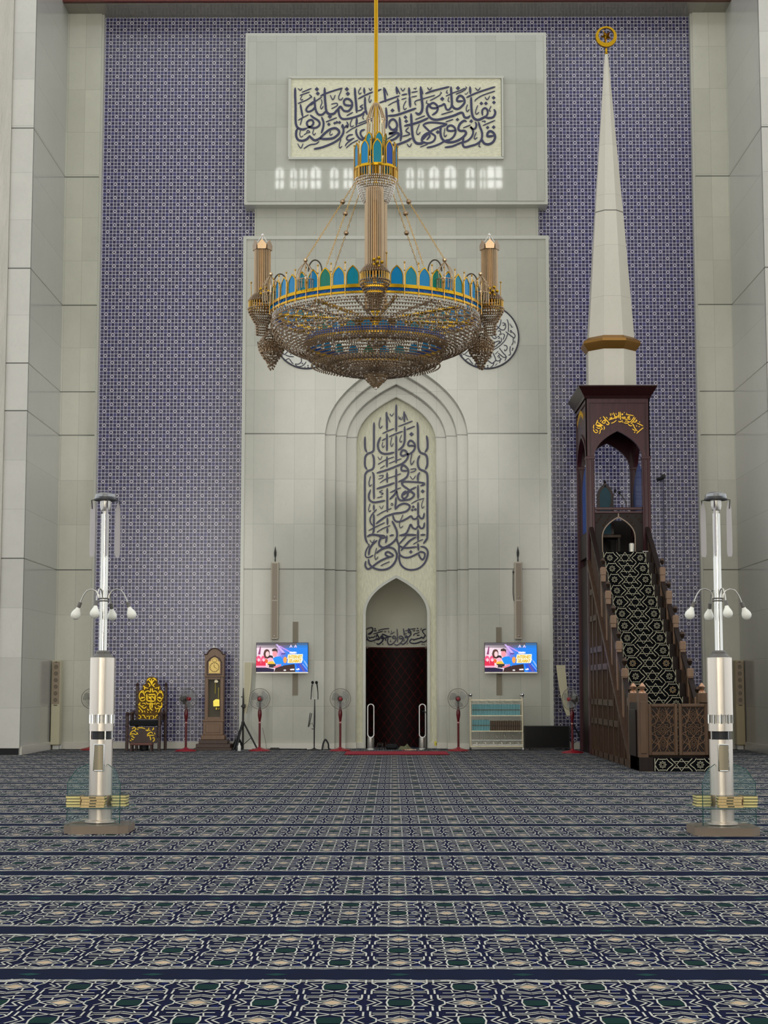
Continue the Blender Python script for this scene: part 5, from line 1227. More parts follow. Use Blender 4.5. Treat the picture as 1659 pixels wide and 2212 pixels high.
mb.tube([(x, -.15, z_) for x, z_ in cr], .014, 6); add(t, 'hood_moulding', mb, M_CLKD, o)
mb = MB(); mb.tube([(xx(345), -.155, z(640)), (xx(345), -.155, z(400)), (xx(400), -.155, z(330)), (xx(490), -.155, z(280)), (xx(580), -.155, z(330)), (xx(625), -.155, z(400)), (xx(625), -.155, z(640))], .010, 6, True); add(t, 'door_moulding', mb, M_CLKD, o)
mb = MB(); dl = [(xx(378), z(615)), (xx(378), z(390)), (xx(412), z(385))]+[(xx(486-72*math.cos(PI*k/10)), z(385-72*math.sin(PI*k/10))) for k in range(1, 10)]+[(xx(560), z(385)), (xx(592), z(390)), (xx(592), z(615))]
mb.prism(dl, -.158, -.148); o2 = add(t, 'dial', mb, mat('brass_dial', (228, 196, 116), .35, .3), o, smooth=0)
mb = MB(); cx, cz = xx(486), z(500); mb.tube([(cx+.088*math.cos(2*PI*k/32), -.160, cz+.088*math.sin(2*PI*k/32)) for k in range(32)], .004, 4, True)
for k in range(12): a_ = 2*PI*k/12; mb.tube([(cx+.07*math.cos(a_), -.160, cz+.07*math.sin(a_)), (cx+.084*math.cos(a_), -.160, cz+.084*math.sin(a_))], .003, 4)
mb.tube([(cx, -.163, cz), (cx-.01, -.163, cz+.05)], .004, 4); mb.tube([(cx, -.163, cz), (cx+.05, -.163, cz-.03)], .003, 4)
mb.tube([(cx+.045*math.cos(2*PI*k/20), -.160, z(365)+.03*math.sin(2*PI*k/20)) for k in range(20)], .003, 4, True); add(t, 'dial_markings', mb, M_CLKD, o)
mb = MB(); mb.prism([(xx(440), z(62)), (xx(500), z(130)), (xx(440), z(132))], -.03, .03); c_ = mb.build('paper_cone', M_WHITE, None, loc=t.location); tag(c_, 'small white paper wedge lying on top of the tall clock', 'paper')

# --- column speakers
def corner_speaker(label, px, s):
    Y = 32.45; t = thing('column_speaker', label, 'speaker', (X(px, Y, 1500), Y, 0), 0, 'beige corner column speakers')
    zb_, zm, zt = zat(1609, Y), zat(1524, Y), zat(1427, Y); hw = .085
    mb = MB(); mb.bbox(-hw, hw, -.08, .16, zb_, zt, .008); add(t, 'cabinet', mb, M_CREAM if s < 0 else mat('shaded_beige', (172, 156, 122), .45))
    mb = MB(); mb.box(-hw+.012, hw-.012, -.086, -.078, zm+.03, zt-.02); g_ = add(t, 'grille', mb, mat('grille_cloth', (160, 144, 122), .8))
    for k in range(6):
        mb = MB(); zc = zt-.12-k*.128; mb.tube([(0, -.085, zc), (0, -.093, zc)], .032, 16); mb.tube([(.032*math.cos(2*PI*i/16), -.092, zc+.032*math.sin(2*PI*i/16)) for i in range(16)], .005, 4, True); add(t, 'driver', mb, mat('driver_grey', (122, 110, 92), .6), g_)
    mb = MB(); mb.box(-.035, .035, -.088, -.078, zm, zm+.012); mb.box(-.02, .02, -.088, -.078, zt-.035, zt-.02); add(t, 'badge', mb, M_BLACK)
    mb = MB(); mb.bbox(-.06, .06, -.02, .1, 0, zb_, .01); add(t, 'foot', mb, M_WHITE)
corner_speaker('beige column speaker with six round drivers in the left corner behind the lamp stand', 122, -1)
corner_speaker('beige column speaker with six round drivers in the right corner behind the lamp stand', 1597, 1)
M_GRL = mat('speaker_mesh', (150, 136, 118), .6, var=.12, scale=90)
def wall_speaker(label, px, s):
    Y = YC-.10; t = thing('wall_column_speaker', label, 'speaker', (X(px, Y, 1300), Y, zat(1381, Y)), 0, 'slim column speakers on the marble wall')
    h = zat(1214, Y)-zat(1381, Y); hw = .073
    mb = MB(); mb.bbox(-hw, hw, -.05, .095, 0, h, .01); add(t, 'cabinet', mb, mat('speaker_beige', (184, 174, 154), .4))
    mb = MB(); mb.box(-.052, .052, -.054, -.048, .03, h*.5-.01); mb.box(-.052, .052, -.054, -.048, h*.5+.01, h-.03); g_ = add(t, 'grille', mb, M_GRL)
    mb = MB()
    for zz in (.06, h*.5+.06): mb.ball((0, -.055, zz), .014, 8)
    add(t, 'badge', mb, M_CHROME, g_)
    mb = MB(); mb.lathe([(.006, 0), (.012, .03), (.012, .05), (.008, .08), (.02, .13), (.024, .19), (.012, .25), (.004, .31)], 10, 0, .03, h); add(t, 'cable_gland', mb, M_BLACK)
    if s > 0: mb = MB(); mb.tube([(-hw-.02, .06, h*.9), (-hw-.025, .06, h*.6), (-hw-.012, .07, h*.5)], .007, 5); mb.ball((-hw-.02, .06, h*.87), .016, 8, 1.6); add(t, 'side_cable', mb, M_BLACK)
wall_speaker('slim beige column speaker on the marble above the left television', 593.5, -1)
wall_speaker('slim beige column speaker on the marble above the right television', 1120, 1)
for px, y0, lab in ((638, 1343, 'narrow perforated vent strip in the marble behind the left television'), (1078, 1355, 'narrow perforated vent strip in the marble behind the right television')):
    Y = YC-.004; z0, z1 = zat(1502, Y), zat(y0, Y); mb = MB(); xc = X(px, Y, 1430)
    g = G('vent_mesh_%d' % px, .6); oo = g.pos('world'); a = g.m('SINE', g.m('MULTIPLY', oo['X'], 330.)); b = g.m('SINE', g.m('MULTIPLY', oo['Z'], 330.))
    g.color(g.mix(g.m('GREATER_THAN', g.m('MULTIPLY', a, b), .1), lin((150, 140, 118)), lin((96, 88, 74))))
    t = thing('wall_vent', lab, 'vent', (xc, Y, z0), 0, 'vent strips behind the televisions')
    mb.box(-.055, .055, -.004, .01, 0, z1-z0); add(t, 'perforated_plate', mb, g.mat)
    mb = MB()
    for s in (-1, 1): xa, xb = sorted((s*.055, s*.062)); mb.box(xa, xb, -.008, .01, 0, z1-z0)
    add(t, 'plate_edge', mb, M_CEN)

# --- televisions
M_SCR = attr_mat('lit_screen', .3, .95)
def text_mesh(s, size):
    cu = bpy.data.curves.new('t', 'FONT'); cu.body = s; cu.size = size; cu.shear = .18; cu.offset = .022; ob = bpy.data.objects.new('t', cu); C.objects.link(ob)
    bpy.context.view_layer.update(); me = bpy.data.meshes.new_from_object(ob.evaluated_get(bpy.context.evaluated_depsgraph_get()))
    vs = [tuple(v.co) for v in me.vertices]; fs = [tuple(p.vertices) for p in me.polygons]
    bpy.data.objects.remove(ob); bpy.data.curves.remove(cu); bpy.data.meshes.remove(me); return vs, fs
TV_W, TV_H = 1.012, .575
def tv(label, px):
    Y = YC-.09; a = at(px-56.5, 1453, Y); b = at(px+56.5, 1388, Y); W_, H_ = b.x-a.x, b.z-a.z
    t = thing('television', label, 'television', ((a.x+b.x)/2, Y, a.z), 0, 'televisions on the marble wall')
    mb = MB(); mb.bbox(-W_/2, W_/2, -.01, .035, 0, H_, .006); mb.box(-.2, .2, .035, .085, .12, H_-.12); add(t, 'cabinet', mb, M_BLACK)
    mb = MB(); mb.box(-W_/2, W_/2, -.018, .0, -.012, .012); add(t, 'lower_trim', mb, M_ALU)
    mb = MB(); lay = [0]
    def P(x, y): return (-W_/2+.008+(x-108)/1428*(W_-.016), -.0112-lay[0], H_-.008-(y-112)/800*(H_-.02))
    def poly(pts, c, smooth=False):
        lay[0] += .00025; pts = spline(pts+[pts[0]], 4)[:-1] if smooth else pts
        mb.col = lin(c); mb.add([P(*p) for p in pts], [tuple(range(len(pts)))])
    def ell(x, y, rx, ry, c): poly([(x+rx*math.cos(2*PI*k/16), y+ry*math.sin(2*PI*k/16)) for k in range(16)], c)
    nx, ny = 28, 12                              # background wash
    for i in range(nx):
        for j in range(ny):
            u, v = (i+.5)/nx, (j+.5)/ny
            l_ = (238, 214, 226); m_ = (168, 120, 214); r_ = (8, 128, 236)
            k = max(0, min(1, (u-.34)/.16)); c = [l_[q]*(1-k)+m_[q]*k for q in range(3)]
            k = max(0, min(1, (u-.48+.12*v)/.22)); c = [c[q]*(1-k)+r_[q]*k for q in range(3)]
            k = max(0, min(1, (.24-v-.10*abs(u-.45))/.16)) if u < .8 else max(0, (.16-v)/.2); c = [c[q]*(1-k)+(90, 84, 92)[q]*k for q in range(3)]
            x0, x1 = 108+1428*i/nx, 108+1428*(i+1)/nx; y0, y1 = 112+800*j/ny, 112+800*(j+1)/ny
            mb.col = lin(c); mb.add([P(x0, y0), P(x1, y0), P(x1, y1), P(x0, y1)], [(0, 3, 2, 1)])
    poly([(700, 190), (760, 190), (1180, 420), (1120, 420)], (190, 150, 236)); poly([(640, 150), (690, 150), (900, 380), (820, 380)], (206, 176, 236))
    poly([(1190, 690), (1390, 660), (1536, 900), (1300, 912)], (24, 84, 214)); poly([(1290, 690), (1340, 690), (1480, 900), (1400, 905)], (96, 84, 160)); poly([(1410, 590), (1450, 600), (1536, 720), (1536, 800)], (130, 176, 240)); poly([(1370, 690), (1400, 680), (1536, 850), (1536, 880)], (120, 160, 236))
    poly([(600, 912), (640, 800), (880, 730), (1170, 690), (1190, 912)], (52, 28, 30)); poly([(108, 790), (330, 780), (600, 830), (600, 912), (108, 912)], (28, 14, 58))
    ell(905, 580, 52, 88, (238, 160, 70))
    for x in (165, 300):
        ell(x, 560, 68, 100, (236, 84, 128)); poly([(x-62, 600), (x+62, 600), (x+70, 740), (x-70, 740)], (224, 34, 74)); ell(x+8, 580, 38, 44, (252, 196, 206)); poly([(x-68, 740), (x+68, 740), (x+60, 790), (x-60, 790)], (250, 170, 200))
    poly([(150, 430), (205, 210), (230, 210), (215, 430)], (140, 60, 110))
    poly([(300, 420), (330, 320), (395, 285), (460, 320), (475, 430), (440, 540), (340, 520)], (84, 46, 42), True); ell(412, 420, 50, 78, (250, 202, 204)); ell(390, 610, 40, 60, (236, 96, 40))
    poly([(560, 540), (640, 490), (780, 480), (830, 560), (860, 700), (840, 760), (760, 690), (640, 700)], (0, 138, 236)); ell(620, 400, 66, 104, (246, 150, 160)); poly([(535, 340), (550, 280), (630, 258), (690, 300), (695, 400), (660, 340)], (58, 40, 36))
    ell(500, 560, 72, 66, (250, 176, 200)); poly([(420, 540), (430, 480), (490, 450), (560, 470), (575, 540), (500, 510)], (30, 22, 28)); poly([(405, 690), (440, 630), (560, 610), (640, 690)], (250, 196, 60))
    poly([(420, 690), (650, 690), (640, 800), (450, 790)], (40, 40, 46)); ell(420, 750, 42, 40, (252, 190, 196)); poly([(580, 770), (700, 730), (800, 690), (790, 740), (680, 790), (590, 790)], (240, 130, 140))
    poly([(990, 425), (1400, 420), (1390, 560), (1410, 545), (1360, 665), (970, 668), (985, 560), (960, 540)], (252, 246, 214))
    for s_, x, y, sz, c in (('INTERNET', 992, 535, 118, (250, 206, 20)), ('SELAMAT', 1000, 645, 118, (250, 200, 24)), ('KEMPEN', 1025, 402, 66, (250, 250, 252)), ('jom', 800, 420, 50, (92, 34, 110))):
        vs, fs = text_mesh(s_, 1.0); wmax = max(v[0] for v in vs); tgt = {'INTERNET': 380, 'SELAMAT': 350, 'KEMPEN': 195, 'jom': 110}[s_]
        for off, cc in (((5, 5), (120, 90, 60) if sz > 100 else c), ((0, 0), c)):
            lay[0] += .0003; mb.col = lin(cc); mb.add([P(x+off[0]+v[0]/wmax*tgt, y+off[1]-v[1]*sz*1.05) for v in vs], fs)
    for x in (1068, 1195): poly([(x, 155), (x+45, 238), (x-50, 238)], (214, 214, 240)); ell(x, 228, 26, 16, (150, 120, 220))
    poly([(1045, 830), (1160, 820), (1165, 860), (1050, 862)], (250, 240, 240)); poly([(1200, 835), (1260, 820), (1290, 800), (1315, 850), (1240, 860)], (250, 244, 250)); ell(900, 862, 38, 22, (214, 210, 214))
    add(t, 'picture', mb, M_SCR, smooth=0)
    if px > 900: mb = MB(); mb.tube([(-.28, .03, .0), (-.25, .03, -.035), (-.18, .03, -.03), (-.16, .03, .0)], .005, 5); add(t, 'hanging_cable', mb, M_BLACK)
tv('wide television showing a cartoon family, left of the prayer niche', 609.5)
tv('wide television showing a cartoon family, right of the prayer niche', 1103.5)

# --- tripod with its tall white panel speaker, and the twin on the right
def panel_speaker(label, px0, px1, y0, y1, Y, lean, mirror=1):
    t = thing('panel_speaker', label, 'speaker', tuple(at((px0+px1)/2, y1, Y)), 0, 'tall white panel speakers')
    h = zat(y0, Y)-zat(y1, Y); w2 = .072; mb = MB(); n = 10; L = []; R_ = []
    for k in range(n+1):
        u = k/n; cur = (1-u)**2.2
        if mirror > 0: L.append((-w2, u*h)); R_.append((w2-.10*cur, u*h))
        else: L.append((-w2+.03-.12*u**.8+.07*(1-u)**3, u*h)); R_.append((w2+.03-.10*u**.8-.01*(1-u)**3, u*h))
    mb.prism(L+R_[::-1], -.05, .05); add(t, 'cabinet', mb, M_CREAM, smooth=20)
    mb = MB(); xa, xb = ((-.10, -.04) if mirror > 0 else (-.02, .13)); mb.box(xa, xb, -.12 if mirror > 0 else .05, .05 if mirror > 0 else .17, h*.12, h*.18); add(t, 'mount_bracket', mb, M_BLACK)
    mb = MB(); ins = [(x+.014, zz) for x, zz in L]+[(x-.03, zz) for x, zz in R_[::-1]]; mb.prism(ins, -.055, -.045); add(t, 'grille', mb, mat('pale_mesh', (196, 188, 156), .6, scale=80, var=.08), smooth=20)
    return t
panel_speaker('tall white panel speaker with tapered foot on the black tripod', 528, 543, 1431, 1541, 32.13, 0)
panel_speaker('tall leaning white panel speaker behind the rightmost red fan', 1212, 1230, 1437, 1546, 32.35, 0, -1)
def tripod(label, px, Y, ztop, legs, zc):
    t = thing('speaker_tripod', label, 'tripod', (X(px, Y), Y, 0))
    mb = MB(); mb.tube([(0, 0, .02), (0, 0, zc), (0, 0, ztop*.72), (0, .0, ztop)], .02, 10, taper=[.02, .02, .018, .008]); add(t, 'pole', mb, M_BLACK)
    mb = MB(); mb.lathe([(.03, zc-.03), (.035, zc), (.03, zc+.03)], 12); mb.ball((-.03, 0, zc+.32), .016, 8); mb.ball((-.03, 0, zc+.5), .014, 8); mb.lathe([(.02, zc+.28), (.026, zc+.3), (.026, zc+.34), (.02, zc+.36)], 10); add(t, 'collar', mb, M_BLACK)
    for x, y in legs:
        mb = MB(); mb.tube([(x*.08, y*.08, zc-.01), (x, y, .015)], .017, 8); lg = add(t, 'leg', mb, M_BLACK)
        mb = MB(); mb.tube([(x*.55, y*.55, .015+(zc-.02)*.45), (0, 0, .1)], .007, 6); add(t, 'brace', mb, M_BLACK, lg)
        mb = MB(); mb.ball((x, y, .018), .018, 8); add(t, 'rubber_foot', mb, M_FOAM, lg)
tripod('black speaker tripod with splayed legs left of a red fan', 525, 32.05, 1.19, ((-.17, -.12), (.29, -.05), (-.10, -.30)), .52)
tripod('black speaker tripod half hidden behind the rightmost red fan', 1236, 32.5, 1.1, ((-.14, -.2), (.26, -.05), (-.1, .2)), .5)
t = thing('black_bag', 'soft black bag slumped on the carpet beside the tripod foot', 'bag', (X(513, 32.5), 32.5, 0)); mb = MB(); mb.lathe([(.085, 0), (.10, .03), (.09, .10), (.06, .16), (.02, .2), (.004, .2)], 14); add(t, 'body', mb, M_FOAM)
mb = MB(); mb.tube([(-.04, 0, .17), (-.035, 0, .24), (.035, 0, .24), (.04, 0, .17)], .006, 5); add(t, 'strap', mb, M_FOAM)
t = thing('white_bottle', 'small white bottle on the carpet between the tripod legs', 'bottle', (X(517.5, 31.75), 31.75, 0)); mb = MB(); mb.lathe([(.03, 0), (.034, .01), (.032, .09), (.016, .125)], 14); add(t, 'body', mb, M_WHITE); mb = MB(); mb.lathe([(.015, .12), (.015, .15), (.008, .155)], 10); add(t, 'cap', mb, M_WHITE)

# --- microphone stands
YM_ = 32.1; t = thing('twin_microphone_stand', 'slim black stand carrying two gooseneck microphones left of the niche', 'microphone stand', (X(679, YM_), YM_, 0))
w_ = lambda x, y: ((x-679)*SC, 0, (1620-y)*SC)
mb = MB(); mb.lathe([(.13, 0), (.13, .012), (.04, .03), (.015, .05)], 20); add(t, 'base', mb, M_BLACK)
mb = MB(); mb.tube([w_(679, 1618), w_(679, 1580), w_(679.5, 1550), w_(679.7, 1512)], .011, 8, taper=[.011, .013, .015, .008]); add(t, 'pole', mb, M_BLACK)
mb = MB(); mb.tube([w_(671.5, 1512), w_(686.5, 1512)], .007, 6); mb.tube([w_(671.5, 1508), w_(676, 1510)], .006, 6); add(t, 'cross_bar', mb, M_ALU)
for pts in (((671.7, 1513), (672.3, 1500), (673.4, 1486), (674.3, 1481)), ((686.5, 1513), (686.5, 1500), (685.4, 1488), (684, 1480))):
    mb = MB(); mb.tube([w_(*p) for p in pts], .008, 8, taper=[.009, .008, .011, .014]); o = add(t, 'gooseneck', mb, M_BLACK); mb = MB(); c = w_(pts[-1][0]+(.6 if pts[0][0] < 680 else -.8), 1477); mb.ball(c, .028, 12, 1.15); add(t, 'foam_head', mb, M_FOAM, o)
mb = MB(); mb.tube([w_(679, 1575), w_(673, 1575)], .008, 6); mb.tube([w_(666, 1571), w_(670.2, 1541)], .008, 6); mb.tube([w_(668, 1569), w_(673.5, 1542)], .008, 6); mb.tube([w_(667, 1571), w_(669, 1565), w_(675, 1563), w_(678, 1572)], .005, 5); add(t, 'spare_clip', mb, M_BLACK)
t = thing('thin_microphone_stand', 'thin black pole stand behind the right bladeless fan at the niche edge', 'stand', (X(921, 32.2), 32.2, 0))
mb = MB(); mb.lathe([(.09, 0), (.09, .01), (.012, .025)], 16); add(t, 'base', mb, M_BLACK); mb = MB(); mb.tube([(0, 0, .02), (0, 0, .70), (-.015, 0, .73), (-.05, 0, .74)], .010, 6); add(t, 'pole', mb, M_BLACK); mb = MB(); mb.ball((-.06, 0, .74), .018, 8); add(t, 'head', mb, M_FOAM)

# --- bladeless fans in the niche mouth
def bladeless(label, px):
    t = thing('bladeless_fan', label, 'fan', (X(px, 32.35, 1600), 32.35, 0), 0, 'bladeless fans in front of the niche')
    mb = MB(); mb.lathe([(.062, 0), (.066, .01), (.066, .03), (.06, .035)], 20); add(t, 'foot', mb, M_WHITE)
    mb = MB(); mb.lathe([(.066, .03), (.068, .04), (.066, .235), (.06, .245)], 20); add(t, 'cylinder_base', mb, M_ALU)
    mb = MB(); hw, z0, z1 = .058, .30, .82; path = [(-hw, z0)]+[(-hw*math.cos(PI*k/10), z1+hw*math.sin(PI*k/10)) for k in range(11)]+[(hw, z0)]+[(hw*math.cos(PI*k/10), z0-hw*math.sin(PI*k/10)) for k in range(1, 10)]
    ro = [(x*1.2, zz) for x, zz in path]; ro = [(x*1.18, (zz-.56)*1.03+.56) for x, zz in path]; ri = [(x*.86, (zz-.56)*.98+.56) for x, zz in path]
    ro.append(ro[0]); ri.append(ri[0]); mb.band(ro, ri, -.055, .055); mb.band(ro, ri, .055, -.055); add(t, 'air_loop', mb, M_WHITE, smooth=45)
bladeless('tall white bladeless fan at the left edge of the niche', 801); bladeless('tall white bladeless fan at the right edge of the niche', 912.5)

# --- bookcase and its books
YB = 32.15; BX = X(1072, YB); t = thing('metal_bookcase', 'stainless steel bookcase on castors with ball finials right of the niche', 'bookcase', (BX, YB, 0))
M_PST = mat('pale_steel', (214, 205, 176), .25, .45); bz = lambda y: (1621-y)*SC; bx = lambda x: (1005+x*.08137-1072)*SC; by = lambda y: bz(1490+y*.08137)
for x in (bx(150), bx(1500)):
    for y in (-.15, .15):
        mb = MB(); mb.tube([(x, y, .06), (x, y, by(215))], .013, 10); o = add(t, 'post', mb, M_PST)
        mb = MB(); mb.lathe([(.012, -.03), (.02, -.02), (.016, -.005), (.03, .015), (.034, .03), (.025, .05), (.004, .062)], 14, x, y, by(215)); add(t, 'ball_finial', mb, M_CHROME, o)
        mb = MB(); mb.tube([(x-.01, y, .025), (x+.01, y, .025)], .024, 12); mb.box(x-.008, x+.008, y-.008, y+.008, .03, .08); add(t, 'castor', mb, M_BLACK if x < 0 else M_WHITE)
for zz, nm in ((by(310), 'top_rail'), (by(712), 'shelf'), (by(1112), 'shelf'), (by(1505), 'bottom_shelf')):
    mb = MB(); x0, x1 = bx(150), bx(1500)
    for y in (-.15, .15): mb.bbox(x0, x1, y-.009, y+.009, zz-.010, zz+.010, .003)
    if nm != 'top_rail': mb.box(x0, x1, -.14, .14, zz-.004, zz+.004)
    add(t, nm, mb, M_PST)
mb = MB()
for k in range(28):
    x = bx(200)+k*(bx(1460)-bx(200))/27; mb.tube([(x, -.152, by(1135)), (x, -.152, by(1340))], .0022, 4)
mb.tube([(bx(160), -.152, by(1345)), (bx(1490), -.152, by(1345))], .005, 6)
for k in range(6):
    c = bx(270+k*215); mb.tube([(c-.06+.12*i/12, -.152, by(1470)+.085*math.sin(PI*i/12)) for i in range(13)], .006, 5)
    mb.tube([(c+.03+.022*(i/14)*math.cos(i*.7), -.155, by(1430)+.022*(i/14)*math.sin(i*.7)) for i in range(15)], .004, 4)
    if 0 < k < 5: mb.tube([(c+.085+.012*math.sin(i*.9), -.155, by(1140)-(by(1140)-by(1330))*i/12) for i in range(13)], .004, 4)
mb.tube([(bx(170), -.152, by(1470)), (bx(1490), -.152, by(1470))], .007, 6); add(t, 'ornamental_front', mb, M_CHROME, kind='stuff')
mb = MB()
for k in range(6):
    c = bx(230+k*215); mb.tube([(c-.05, -.152, by(330)), (c-.02, -.152, by(375)), (c+.02, -.152, by(360)), (c+.06, -.152, by(385))], .004, 4)
add(t, 'top_scrollwork', mb, M_CHROME)
def book_tpl(name, label, group, cover, band, w, h, dpt=.16):
    t = thing(name, label, 'book', (0, 0, 0), 0, group)
    mb = MB(); mb.bbox(-w/2, w/2, 0, dpt, 0, h, w*.22); o = add(t, 'cover', mb, cover)
    mb = MB(); mb.box(-w/2+.001, w/2-.001, -.0015, .002, h*.44, h*.54); add(t, 'spine_band', mb, band)
    mb = MB(); mb.box(-w/2+.003, w/2-.003, .004, dpt+.002, h-.002, h+.001); add(t, 'page_block', mb, M_CREAM)
    return t
M_TEAL = mat('teal_cover', (116, 172, 176), .35, var=.12, scale=20); M_OLV = mat('olive_band', (96, 100, 84), .5)
M_LEA = mat('brown_leather', (92, 74, 56), .4, var=.2, scale=25); M_LEAB = mat('dark_leather', (58, 44, 34), .5)
x0, x1 = bx(188), bx(1440); n = 31; wbk = (x1-x0)/n-.0035
b0 = book_tpl('teal_book', 'teal hardback with olive spine band in the row on the top shelf', 'teal books on the top shelf', M_TEAL, M_OLV, wbk, .215)
z0 = by(712)+.005
for k in range(n):
    p = (BX+x0+(k+.5)*(x1-x0)/n, YB-.12+random.uniform(-.004, .004), z0)
    if k == 0: b0.location = p
    else: dup(b0, p)
n = 11; xe = bx(645); z0 = by(1112)+.005
for k in range(n): dup(b0, (BX+x0+(k+.5)*(xe-x0)/n, YB-.12+random.uniform(-.004, .004), z0), None, 'teal hardback in the short row at the left of the middle shelf', 'teal books on the middle shelf')
xs = bx(662); n = 17; wb2 = (x1+.01-xs)/n-.006
b1 = book_tpl('brown_book', 'brown leather book in the row at the right of the middle shelf', 'brown books on the middle shelf', M_LEA, M_LEAB, wb2, .195)
for k in range(n):
    p = (BX+xs+(k+.5)*(x1+.01-xs)/n, YB-.115+random.uniform(-.005, .005), z0)
    if k == 0: b1.location = p
    else: dup(b1, p)

# --- floor things near the niche
t = thing('black_monitor', 'large black flat screen standing on the floor right of the bookcase', 'screen', (X(1181, 32.1), 32.1, 0))
mb = MB(); mb.bbox(-.44, .44, -.03, .05, .03, .47, .01); add(t, 'cabinet', mb, M_BLACK); mb = MB(); mb.box(-.42, .42, -.034, -.029, .055, .455); add(t, 'screen', mb, mat('dead_screen', (8, 8, 10), .25, spec=.25)); 
for x in (-.3, .3): mb = MB(); mb.bbox(x-.03, x+.03, -.1, .12, 0, .035, .006); add(t, 'foot', mb, M_BLACK)
t = thing('white_box', 'small white box on the floor behind the rightmost red fan', 'box', (X(1249, 32.7), 32.7, 0)); mb = MB(); mb.bbox(-.11, .11, -.06, .06, 0, .125, .006); add(t, 'carton', mb, M_BASE); mb = MB(); mb.box(-.105, .105, -.055, .055, .124, .13); add(t, 'lid', mb, M_BASE)
t = thing('red_prayer_mat', 'long thin red prayer mat lying on the carpet in front of the niche', 'mat', (X(858, 30.4, 1627), 30.4, .0035))
mb = MB(); mb.bbox(-.94, .92, -.62, .62, 0, .022, .01); add(t, 'pile', mb, mat('red_velvet', (146, 20, 40), .9, var=.2, scale=8)); mb = MB(); mb.bbox(-.95, .93, -.645, -.60, .0, .018, .006); add(t, 'hem', mb, mat('dark_red_hem', (98, 10, 26), .9))
t = thing('book_stand', 'small dark wire book stand on the carpet in the niche mouth', 'stand', (X(824, 32.3), 32.3, .0))
mb = MB()
for x in (-.07, .03): mb.tube([(x-.03, -.05, .01), (x, 0, .13), (x+.03, .05, .01)], .007, 5)
mb.tube([(-.07, 0, .13), (.03, 0, .13)], .006, 5); mb.tube([(.08, -.03, .01), (.08, .02, .15)], .005, 5); add(t, 'wire_frame', mb, M_IRON); mb = MB(); mb.bbox(-.06, .03, -.02, .02, .09, .105, .003); add(t, 'rest', mb, M_BLACK)
t = thing('dark_cushion', 'flat black cushion on the carpet at the niche mouth', 'cushion', (X(846, 32.45), 32.45, 0)); mb = MB(); mb.bbox(-.12, .12, -.12, .12, 0, .11, .04); add(t, 'cover', mb, M_FOAM); mb = MB(); mb.ring(.1, .008, .1, 20, 5); add(t, 'piping', mb, M_BLACK)
t = thing('olive_shawl', 'crumpled olive shawl heaped on the carpet in the niche mouth', 'shawl', (X(876, 32.3), 32.3, 0)); mb = MB(); vs = []; n_ = 12
for i in range(n_+1):
    for j in range(n_+1):
        u, v = i/n_*2-1, j/n_*2-1; e = max(0, 1-u*u)*max(0, 1-v*v); vs.append((u*.15, v*.13, .008+.10*e*(.7+.5*math.sin(7*u+3*v)*math.cos(5*v))))
mb.add(vs, [(i*(n_+1)+j, (i+1)*(n_+1)+j, (i+1)*(n_+1)+j+1, i*(n_+1)+j+1) for i in range(n_) for j in range(n_)]); add(t, 'folds', mb, mat('olive_cloth', (104, 104, 74), .9, var=.25, scale=20), smooth=60)
t = thing('prayer_beads', 'loop of pale prayer beads lying in front of the olive shawl', 'beads', (X(886, 31.9), 31.9, .006)); mb = MB()
for k in range(26): a = 2*PI*k/26; mb.ball((.085*math.cos(a)+.02*math.cos(3*a), .06*math.sin(a), .012), .012, 6)
add(t, 'beads', mb, mat('pale_beads', (206, 168, 140), .4)); mb = MB(); mb.tube([(-.1, -.02, .01), (-.16, -.05, .008)], .008, 5); add(t, 'tassel', mb, mat('tassel_red', (150, 60, 60), .8))
def cable(label, pts, r=.010, m=M_BLACK, name='cable'):
    p = Vector(pts[0]); mb = MB(); S3 = []
    for i in range(len(pts)-1):
        p0, p1, p2, p3 = (Vector(pts[max(0, min(len(pts)-1, k))]) for k in (i-1, i, i+1, i+2))
        for k in range(6): t_ = k/6; S3.append(.5*(2*p1+(p2-p0)*t_+(2*p0-5*p1+4*p2-p3)*t_*t_+(3*p1-p0-3*p2+p3)*t_**3))
    S3.append(Vector(pts[-1])); mb.tube([q_-p for q_ in S3], r, 6); o = mb.build(name, m, None, loc=p); return tag(o, label, 'cable')
f_ = lambda px, Y, z=.014: (X(px, Y, 1615), Y, z)
cable('thick black cable looping up beside the twin microphone stand', [f_(696, 32.2), f_(698, 32.25, .12), (X(703, 32.25), 32.25, .2), f_(709, 32.25, .12), f_(711, 32.2, .02), f_(722, 32.1)], .018)
cable('black cable trailing along the skirting from the tripod to the twin microphones', [f_(545, 32.35), f_(580, 32.3), f_(610, 32.4), f_(640, 32.35), f_(656, 32.3), f_(662, 32.35)], .012)
cable('thin grey cable hanging behind the red fan beside the tripod', [(X(567, 32.4), 32.4, .42), (X(573, 32.4), 32.4, .2), f_(576, 32.2), f_(578, 32.12)], .005, mat('grey_cable', (120, 112, 100), .5))
cable('black cable coiled on the carpet between the niche and the red fan on its right', [f_(950, 32.2), f_(958, 32.1), f_(968, 32.2), f_(960, 32.3), f_(948, 32.25), f_(955, 32.1), f_(975, 32.0)], .006)
t = thing('power_strip', 'black power strip on the carpet right of the fan beside the tripod', 'power strip', (X(594, 32.2), 32.2, 0)); mb = MB(); mb.bbox(-.09, .09, -.03, .03, 0, .045, .006); add(t, 'body', mb, M_BLACK); mb = MB()
for k in range(3): mb.tube([(-.05+.05*k, 0, .044), (-.05+.05*k, 0, .049)], .016, 10)
add(t, 'sockets', mb, M_FOAM)
